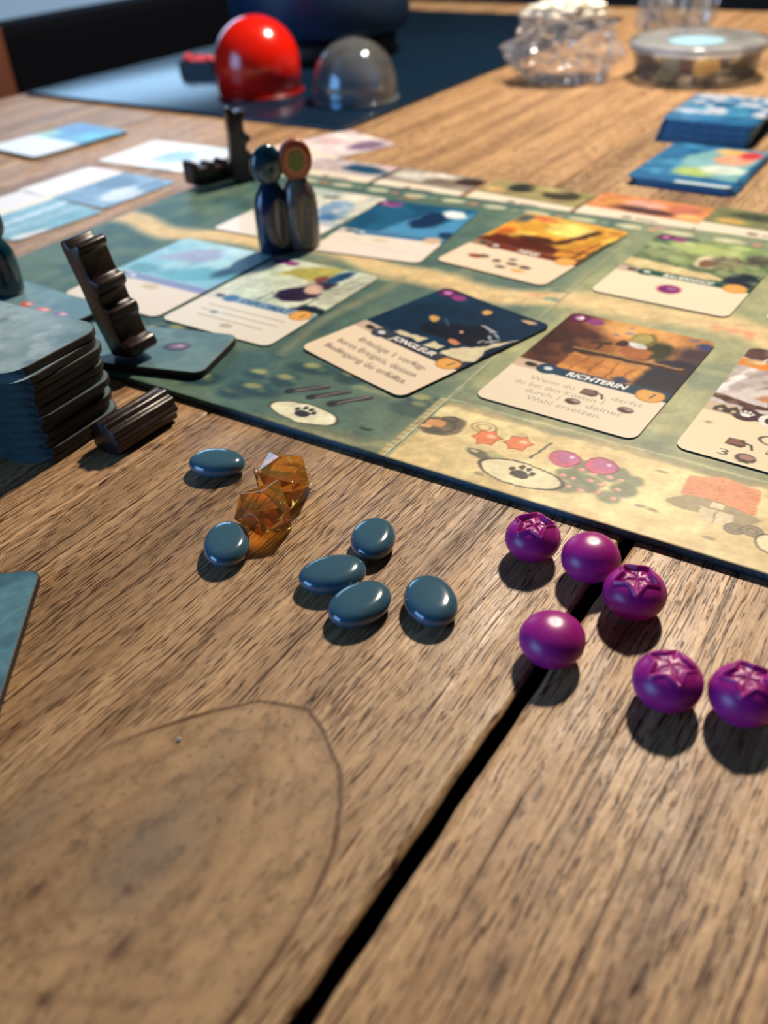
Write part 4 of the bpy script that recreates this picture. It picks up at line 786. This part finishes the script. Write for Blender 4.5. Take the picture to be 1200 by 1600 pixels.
# ---------------------------------------------------------------- berries
def berry(label, x, y, star, rot, r=8.45, lean=(0, 0), hz=6.6):
    n = 150; ths = [0.0] + list(np.linspace(.012, .95, 56)) + list(np.linspace(1.0, math.pi, 34)); m = len(ths) - 1; V, F = [], []
    tips = [((.80 if j % 2 == 0 else .44) * math.cos(j * math.pi / 5), (.80 if j % 2 == 0 else .44) * math.sin(j * math.pi / 5)) for j in range(10)]
    def star_sd(u, v):
        d, ins = 9.0, False
        for (x0, y0), (x1, y1) in zip(tips, tips[1:] + tips[:1]):
            dx, dy = x1 - x0, y1 - y0; t = min(1, max(0, ((u - x0) * dx + (v - y0) * dy) / (dx * dx + dy * dy)))
            d = min(d, math.hypot(u - x0 - t * dx, v - y0 - t * dy))
            if (y0 > v) != (y1 > v) and u < (x1 - x0) * (v - y0) / (y1 - y0) + x0: ins = not ins
        return -d if ins else d
    for i, th in enumerate(ths):
        for k in range(n):
            ph = 2 * math.pi * k / n
            s = math.sin(th) ** .94 if 0 < i < m else 0
            q, zz = r * s, hz * math.cos(th)
            if star:
                if th < 1.0:
                    sd = star_sd(th * math.cos(ph), th * math.sin(ph))
                    ridge = star * .72 * math.exp(-((sd - .015) / .055) ** 2); pit = -star * 1.15 / (1 + math.exp((sd + .05) / .022)) * (1 - .3 * th)
                    seam = star * .16 * math.exp(-((th - .16) / .14) ** 2) * math.cos(9 * ph)
                    groove = -.35 * star * math.exp(-(((ph * 5 / (2 * math.pi) + .5) % 1 - .5) * th / .035) ** 2) * (sd < 0)
                    h = ridge + pit + seam + groove
                    zz += h * math.cos(th * .8); q += h * .5 * math.sin(th)
                zz -= .4 * math.exp(-(th / .6) ** 2)
            else:
                zz -= .12 * math.exp(-(th / .16) ** 2); q *= 1 + .012 * math.sin(3 * ph + rot)
            V.append((q * math.cos(ph), q * math.sin(ph), zz + hz))
    for i in range(m):
        for k in range(n): F.append((i * n + k, (i + 1) * n + k, (i + 1) * n + (k + 1) % n, i * n + (k + 1) % n))
    o = mesh('plastic_berry', V, F, M['berry'], None, (x, y, 0), (R(lean[0]), R(lean[1]), R(rot))); return tag(o, label, 'berry', 'magenta plastic berries')
berry('purple berry with crisp star top, at the left end of the row along the board', 43.1, 204.2, 1.0, 66, 8.1, hz=6.5)
berry('smooth purple berry lying over the gap near the board edge', 57.7, 193.7, False, 10, 8.3)
berry('purple berry with crisp star top, in front of the smooth one by the board', 66.1, 178.0, 1.0, 40, 8.45)
berry('smooth purple berry lying alone over the gap in the planks', 41.0, 162.4, False, 60, 8.45, hz=6.4)
berry('purple berry with faint star top, lower right, touching the one cut by the frame', 65.7, 146.0, .6, 58, 8.3)
berry('purple berry cut off by the right edge of the photo', 82.0, 140.3, .8, 20, 8.2, hz=6.9)

bm = bmesh.new(); bmesh.ops.create_icosphere(bm, subdivisions=1, radius=.55)
for v in bm.verts: v.co *= .8 + .5 * random.random()
q = (-52.2, 141.9, 0)
tag(from_bm('crumb', bm, M['pearl'], None, (q[0], q[1], .35), smooth=False), 'tiny white crumb on the smooth knot in the foreground wood', 'crumb')

# ---------------------------------------------------------------- amber crystals
def crystal(label, x, y, z, seed, sx, sy, sz, rot):
    rr = np.random.RandomState(seed); bm = bmesh.new(); pts = []
    for q_ in [(a, b, c) for a in (-1, 1) for b in (-1, 1) for c in (-1, 1)]: pts.append(np.array(q_) * .66 + (rr.rand(3) - .5) * .34)
    for q_ in ((1, 0, 0), (-1, 0, 0), (0, 1, 0), (0, -1, 0), (0, 0, 1), (0, .2, -1)): pts.append(np.array(q_) * .98 + (rr.rand(3) - .5) * .5)
    for v in pts: bm.verts.new((v[0] * sx, v[1] * sy, max(v[2] * sz, -sz * .80)))
    res = bmesh.ops.convex_hull(bm, input=bm.verts[:]); bmesh.ops.delete(bm, geom=[e for e in bm.verts if not e.link_faces], context='VERTS')
    bmesh.ops.dissolve_limit(bm, angle_limit=R(9), verts=bm.verts[:], edges=bm.edges[:])
    fs = sorted(bm.faces, key=lambda f: -f.calc_area())[1:4]
    for f in fs:                                            # some faces sink in the middle, as on a cast crystal
        c = f.calc_center_median(); nn = f.normal.copy()
        r_ = bmesh.ops.poke(bm, faces=[f]); 
        for v in r_['verts']: v.co = c - nn * .8
    bmesh.ops.bevel(bm, geom=bm.edges[:], offset=.22, segments=2, affect='EDGES', profile=.6)
    zmin = min(v.co.z for v in bm.verts)
    for v in bm.verts: v.co.z -= zmin
    o = from_bm('amber_crystal', bm, M['gem'], None, (x, y, z), (0, 0, R(rot)), smooth=False); return tag(o, label, 'crystal', 'pair of amber crystals')
c1, c2 = (-37.2, 224.7, 5), (-33, 241.7, 5)
crystal('faceted amber crystal, the nearer of the pair, touching a pebble', c1[0] + .2, c1[1] + .5, .05, 4, 8.6, 8.6, 8.0, 20)
crystal('faceted amber crystal, the farther of the pair', c2[0] + .3, c2[1] + 1, .05, 9, 9.6, 9.2, 8.0, 70)

# ---------------------------------------------------------------- twig tokens
def extrude_profile(bm, pts, d, bev=.7):
    vs = [bm.verts.new((x, 0, z)) for x, z in pts]; f = bm.faces.new(vs)
    r = bmesh.ops.extrude_face_region(bm, geom=[f]); nv = [g for g in r['geom'] if isinstance(g, bmesh.types.BMVert)]
    bmesh.ops.translate(bm, verts=nv, vec=(0, d, 0))
    bmesh.ops.recalc_face_normals(bm, faces=bm.faces)
    bmesh.ops.bevel(bm, geom=[e for e in bm.edges], offset=bev, segments=2, affect='EDGES', profile=.5, clamp_overlap=True)
TW = [(0, 0), (15.5, -.3), (17.5, 1.2), (17.5, 4.6), (15.5, 6.2), (12.3, 6.6), (12.3, 15), (13.8, 17), (14.6, 19.4), (13.8, 21.4), (10.6, 22.2), (10.3, 24.5), (10.6, 28), (13.2, 29.5), (14.2, 31.8), (13, 34.2), (9.6, 35), (9.2, 37.5), (9.4, 46), (11.2, 47.4), (11.2, 49.6), (9, 51), (3, 49.6), (1.6, 52.6), (-1.4, 52.8), (-2.6, 50), (-1.6, 33), (-2, 16)]
def twig(label, loc, rot, scale=1.0, d=12):
    bm = bmesh.new(); extrude_profile(bm, [(x * scale, z * scale) for x, z in TW], d * scale)
    o = from_bm('twig_token', bm, M['twig'], None, loc, rot, True, sharp=40); return tag(o, label, 'game token', 'dark brown twig tokens')
b_ = (-110, 342.9, 6)
twig('dark brown notched twig token standing and leaning left on the tile', (b_[0], b_[1], 6.05), (R(4), R(-13), R(-42)), .93, 14.5)
# ridged token lying on the wood beside the stack
def ridged():
    bm = bmesh.new(); n = 64; pts = []
    for k in range(n):
        a = 2 * math.pi * k / n; rr = 6.7 + .45 * math.cos(10 * a) ; z = rr * math.sin(a); z = max(z, -5.6); pts.append((rr * math.cos(a) * 1.05, z + 5.6))
    extrude_profile(bm, pts, 30, .35); return bm
p0, p1 = (-98.5, 275.3, 5), (-83.3, 296.8, 5)
ang = math.atan2(p1[1] - p0[1], p1[0] - p0[0])
o = from_bm('ridged_log_token', ridged(), M['twig'], None, (p0[0], p0[1], .05), (0, 0, ang - math.pi / 2), True, sharp=50); o.name = 'ridged_log_token'
tag(o, 'dark brown ridged log token lying on the wood at the foot of the stack', 'game token')
q = (-80.2, 592.7, 3)
twig('blackish twig token standing upright behind the teal pawn', (q[0] - 4, q[1] + 4, 2.98), (0, R(3), R(20)), .86)
q = (-111.9, 587.4, 3); 
bm = bmesh.new(); extrude_profile(bm, [(x * .8, z * .8) for x, z in TW], 12)
for v in bm.verts: v.co = Vector((v.co.z, v.co.y, v.co.x + 2.1))
o = from_bm('twig_token', bm, M['twig'], None, (q[0] + 2, q[1] + 2, 3.0), (0, 0, R(40)), True, sharp=40); tag(o, 'blackish twig token lying at the board edge beside the upright one', 'game token', 'dark brown twig tokens')

# ---------------------------------------------------------------- pawns
def pawn(label, x, y, z, body, disc=None, h=1.0, rot=0.0, mat_=None):
    t = thing('pawn', label, 'pawn', (x, y, z), R(rot))
    prof = [(0, 0), (7.2, 0), (8.6, .8), (9.2, 3), (9.4, 9), (9.5, 16), (9.4, 24), (9.0, 29), (7.8, 33), (5.8, 36.5), (4.4, 39), (0, 42)]
    V, F = lathe([(r * 1.0, zz * h) for r, zz in prof], 48); V = [(a * (1 - .0 * c), b * .78, c) for a, b, c in V]
    # a shallow flute down the front of the body
    V2 = []
    for a, b, c in V:
        if b < 0 and 4 < c < 33 * h: b += 2.4 * math.exp(-((a - 2.2) / 2.2) ** 2) * math.sin(math.pi * (c - 4) / (33 * h - 4))
        V2.append((a, b, c))
    mesh('pawn_body', V2, F, body, t)
    if disc is None:
        V, F = lathe([(0, -8), (4, -7.2), (7.0, -4.4), (8.2, 0), (7.0, 4.4), (4, 7.2), (0, 8)], 40)
        bm = bmesh.new(); bmesh.ops.create_uvsphere(bm, u_segments=32, v_segments=20, radius=8.6, matrix=Matrix.Translation((0, 0, 48 * h)) @ Matrix.Diagonal((.97, .5, 1.2, 1)))
        from_bm('pawn_head', bm, mat_ or body, t)
    else:
        V, F = lathe([(0, -2.6), (8.0, -2.6), (8.9, -1.8), (9.1, 0), (8.9, 1.8), (8.0, 2.6), (0, 2.6)], 48)
        hd = mesh('pawn_head', V, F, disc[0], t, (0, -.5, 48.5 * h), (R(90), 0, R(8))); hd.scale = (.95, 1.13, 1)
        V, F = lathe([(0, .1), (6.2, .1), (6.2, 0)], 40); mesh('outer_print', V, F, disc[1], hd, (0, 0, 2.62), smooth=False)
        V, F = lathe([(0, .1), (4.7, .1), (4.7, 0)], 40); mesh('inner_print', V, F, disc[2], hd, (0, 0, 2.75), smooth=False)
    return t
p = (-49.3, 461.7, 3); pawn('dark teal and navy standing pawn with plain round head', p[0], p[1] + 5, 2.98, M['navy'], h=.92, rot=20, mat_=M['teal'])
p = (-35.2, 465.3, 3); pawn('taupe standing pawn whose round face is printed with an orange ring and olive centre', p[0], p[1] + 5, 2.98, M['taupe'], (M['rust'], M['orange_print'], M['olive']), h=.94, rot=5)
p = (-179, 417.6, 6); pawn('dark teal pawn cut off by the left edge of the photo', p[0] + .5, p[1] + 2, 6.0, M['teal'], h=.72, rot=10)

# ---------------------------------------------------------------- far end of the table
# dark mat, its sides parallel to the planks
bm = bmesh.new(); box(bm, 591, 1180, 432, 812, 0, 3.0, 1.2); o = from_bm('place_mat', bm, M['mat'], None, (0, 0, .03), (0, 0, TA)); tag(o, 'large dark blue leather mat lying at the far end of the table', 'mat')
mx, my = -38, 1082
t = thing('plant_pot', 'large dark blue pot standing on a black trivet on the mat', 'pot', (mx, my, 3.05))
V, F = lathe([(0, 22), (80, 22), (90, 24), (95, 30), (96, 60), (98, 200), (101, 206), (97, 210), (92, 204), (90, 60), (0, 58)], 72); mesh('pot_body', V, F, M['pot'], t)
V, F = lathe([(0, 0), (78, 0), (80, 4), (80, 18), (74, 22), (0, 22)], 64); mesh('trivet', V, F, M['iron'], t)
V, F = lathe([(89, 160), (60, 168), (0, 170)], 40); mesh('soil', V, F, plain('dark_soil', (34, 26, 22), .95, bump=1, nscale=90), t)
# capsule halves
q = (-90.3, 870.5, 3)
def dome(name, label, cat, x, y, z, r, skirt, m, ringm=None, wall_t=0.0):
    t = thing(name, label, cat, (x, y, z))
    prof = [(r * 1.0, 0), (r, skirt)] + [(r * math.cos(a), skirt + r * math.sin(a)) for a in np.linspace(.06, math.pi / 2, 22)]
    if wall_t: prof += [((r - wall_t) * math.cos(a), skirt + (r - wall_t) * math.sin(a)) for a in np.linspace(math.pi / 2, .06, 22)] + [(r - wall_t, skirt), (r - wall_t, 0), (r, 0)]
    else: prof = [(0, 0)] + prof
    V, F = lathe(prof, 72); mesh('dome_shell', V, F, m, t)
    V, F = lathe([(r - 1.5, .05), (r + 1.6, .05), (r + 1.8, 2), (r + .3, 2.6), (r - 1.5, 2.6), (r - 1.5, .05)], 72); mesh('rim', V, F, ringm or m, t)
    return t
dome('red_capsule', 'glossy red plastic dome on the dark mat in front of the pot', 'capsule', -91, 884, 3.05, 38.0, 25, M['red'], M['darkred'])
dome('clear_capsule', 'clear plastic half dome on the dark mat right of the red one', 'capsule', -4.5, 834, 3.05, 36.0, 12, M['clear'], M['clear'], 1.2)
q = (-158.8, 986, 3)
t = thing('token_box', 'small black box holding tiny red beads, left of the red dome', 'box', (q[0], q[1] + 8, 3.05), R(-20))
bm = bmesh.new(); box(bm, -19, 19, -12, 12, 0, 2); box(bm, -19, -17, -12, 12, 2, 13); box(bm, 17, 19, -12, 12, 2, 13); box(bm, -19, 19, -12, -10, 2, 13); box(bm, -19, 19, 10, 12, 2, 13); from_bm('box_body', bm, M['iron'], t, smooth=False)
bm = bmesh.new()
for k in range(14): bmesh.ops.create_icosphere(bm, subdivisions=2, radius=4.2, matrix=Matrix.Translation((-13 + 6.5 * (k % 5), -5 + 6 * (k // 5), 11 + 4.5 * random.random())))
o = from_bm('beads', bm, M['bead'], t); o['kind'] = 'stuff'
# clear wrapper
def crumple(name, label, loc, sx, sy, sz, m, seed, parent=None, sub=5, cat='plastic wrapper', z0=0.0):
    bm = bmesh.new(); bmesh.ops.create_icosphere(bm, subdivisions=sub, radius=1.0)
    from mathutils import noise as mn
    for v in bm.verts:
        d = v.co.normalized(); c = d * 2.3 + Vector((seed, seed * 2.1, 0))
        r = .80 + .55 * abs(mn.noise(c)) + .32 * abs(mn.noise(c * 2.4)) + .16 * abs(mn.noise(c * 5.5))
        v.co = Vector((d.x * r * sx, d.y * r * sy, max(d.z * r * sz, -sz * .75) + sz * .75))
    o = from_bm(name, bm, m, parent, loc if not parent else (0, 0, z0), smooth=False)
    if not parent: tag(o, label, cat)
    return o
q = (180, 855.4, 0)
t = thing('plastic_wrapper', 'crumpled clear plastic wrapper with a pearly white top near the corner of the mat', 'plastic wrapper', (q[0] + 4, q[1] + 28, .05))
crumple('film', '', None, 44, 34, 34, M['film'], 3.0, t)
crumple('pearly_highlight', '', None, 32, 20, 9, M['pearl'], 8.0, t, 4, z0=50)  # white lump modelled in place of the highlights on the film
# tub of discs
tx, ty = 300, 868
t = thing('clear_tub', 'round clear plastic tub filled with dark and golden discs at the right edge', 'tub', (tx, ty, .05))
V, F = lathe([(0, 0), (49, 0), (52, 1.5), (56, 26), (57.5, 28), (56, 28.5), (54.5, 26), (50.5, 2.5), (0, 1.2)], 72); mesh('tub_shell', V, F, M['tub'], t)
V, F = lathe([(0, 30.4), (52, 30.4), (57.6, 29.6), (58.2, 24), (59.2, 24), (58.8, 30.6), (52, 31.6), (0, 31.6)], 72); mesh('lid', V, F, M['lid'], t)
V, F = lathe([(0, .4), (23, .4), (24, 0), (0, 0)], 40); mesh('lid_blue_disc', V, F, M['blue_lid'], t, (-8, -18, 31.65))  # flat pale blue disc on top of the lid
rr = np.random.RandomState(5); k = 0
DM = [M['chip_dark'], M['chip_dark'], M['chip_tan'], M['chip_dark'], M['chip_gold'], M['chip_dark'], M['chip_green']]
V, F = lathe([(0, 0), (9.5, 0), (10, .6), (10, 2.4), (9.5, 3), (0, 3)], 28)
discs = []
for ring, nn in ((34, 11), (17, 6), (0, 1)):
    for lay in range(3):
        for i in range(nn):
            a = 2 * math.pi * (i + .5 * lay) / nn + .2; m_ = DM[(k * 5 + lay) % 7]; k += 1
            if m_.name not in [d[0] for d in discs]:
                proto = mesh('wooden_disc', V, F, m_); discs.append((m_.name, proto.data)); o = proto
            else: o = link('wooden_disc', dict(discs)[m_.name])
            o.location = Vector((tx + ring * math.cos(a), ty + ring * math.sin(a), 1.6 + 6 * lay)) * MM
            o.rotation_euler = (.18 * (rr.rand() - .5), .18 * (rr.rand() - .5), rr.rand() * 6)
            tag(o, 'small %s disc lying inside the clear tub' % {'chip_dark': 'dark brown', 'chip_tan': 'tan', 'chip_gold': 'golden', 'chip_green': 'olive'}[m_.name], 'disc', 'discs in the clear tub')
for (x, y, z, m_, lb) in ((-6, -45.4, 12.5, M['chip_gold'], 'large golden disc leaning against the front wall of the clear tub'), (-34, -33, 12.5, M['chip_green'], 'large olive disc leaning inside the clear tub, left of the golden one')):
    V2, F2 = lathe([(0, 0), (10.8, 0), (11.4, .6), (11.4, 2), (10.8, 2.6), (0, 2.6)], 36)
    o = mesh('wooden_disc', V2, F2, m_, None, (tx + x, ty + y, z + 1.5), (R(78), 0, math.atan2(y, x) + math.pi / 2)); tag(o, lb, 'disc', 'discs in the clear tub')
# a second clear bag standing up behind the tub
q = (359.1, 1053.1, 0)
crumple('plastic_bag', 'hazy clear plastic bag standing upright behind the tub', (330, 1035, .05), 34, 26, 74, film_mat('hazy_film', (.90, .94, .96), .25, .2, .22), 13.0, None, 5, 'plastic bag')

# bench and things beyond the table
bn = thing('bench', 'black upholstered bench with a brown wooden arm beyond the far left side of the table', 'bench', (-813, 571, 0), TA)
bm = bmesh.new(); box(bm, 688, 1700, -32, 40, -380, 39, 12, 4); from_bm('backrest', bm, M['cushion'], bn)
bm = bmesh.new(); box(bm, 688, 1700, 42, 420, -400, -300, 25, 4); from_bm('seat', bm, M['cushion'], bn)
for xx in (722, 1660):
    bm = bmesh.new(); box(bm, xx - 25, xx + 25, 0, 400, FZ, -400, 4); from_bm('bench_leg', bm, M['brownwood'], bn)
bm = bmesh.new(); box(bm, 652, 686, -40, 420, -400, 44, 6, 3); from_bm('armrest', bm, plain('dark_red_brown_wood', (92, 50, 36), .5), bn)

# lettering becomes thin mesh, each line fitted to its width
bpy.context.view_layer.update(); dg = bpy.context.evaluated_depsgraph_get()
for o, wd in TXT:
    me = bpy.data.meshes.new_from_object(o.evaluated_get(dg)); xs = [v.co.x for v in me.vertices]
    me.transform(Matrix.Diagonal((wd * MM / (max(xs) - min(xs)), 1, 1, 1))); nm = o.name
    p = link(nm + '_', me, o.parent); p.location = o.location; p.rotation_euler = o.rotation_euler
    bpy.data.objects.remove(o); p.name = nm
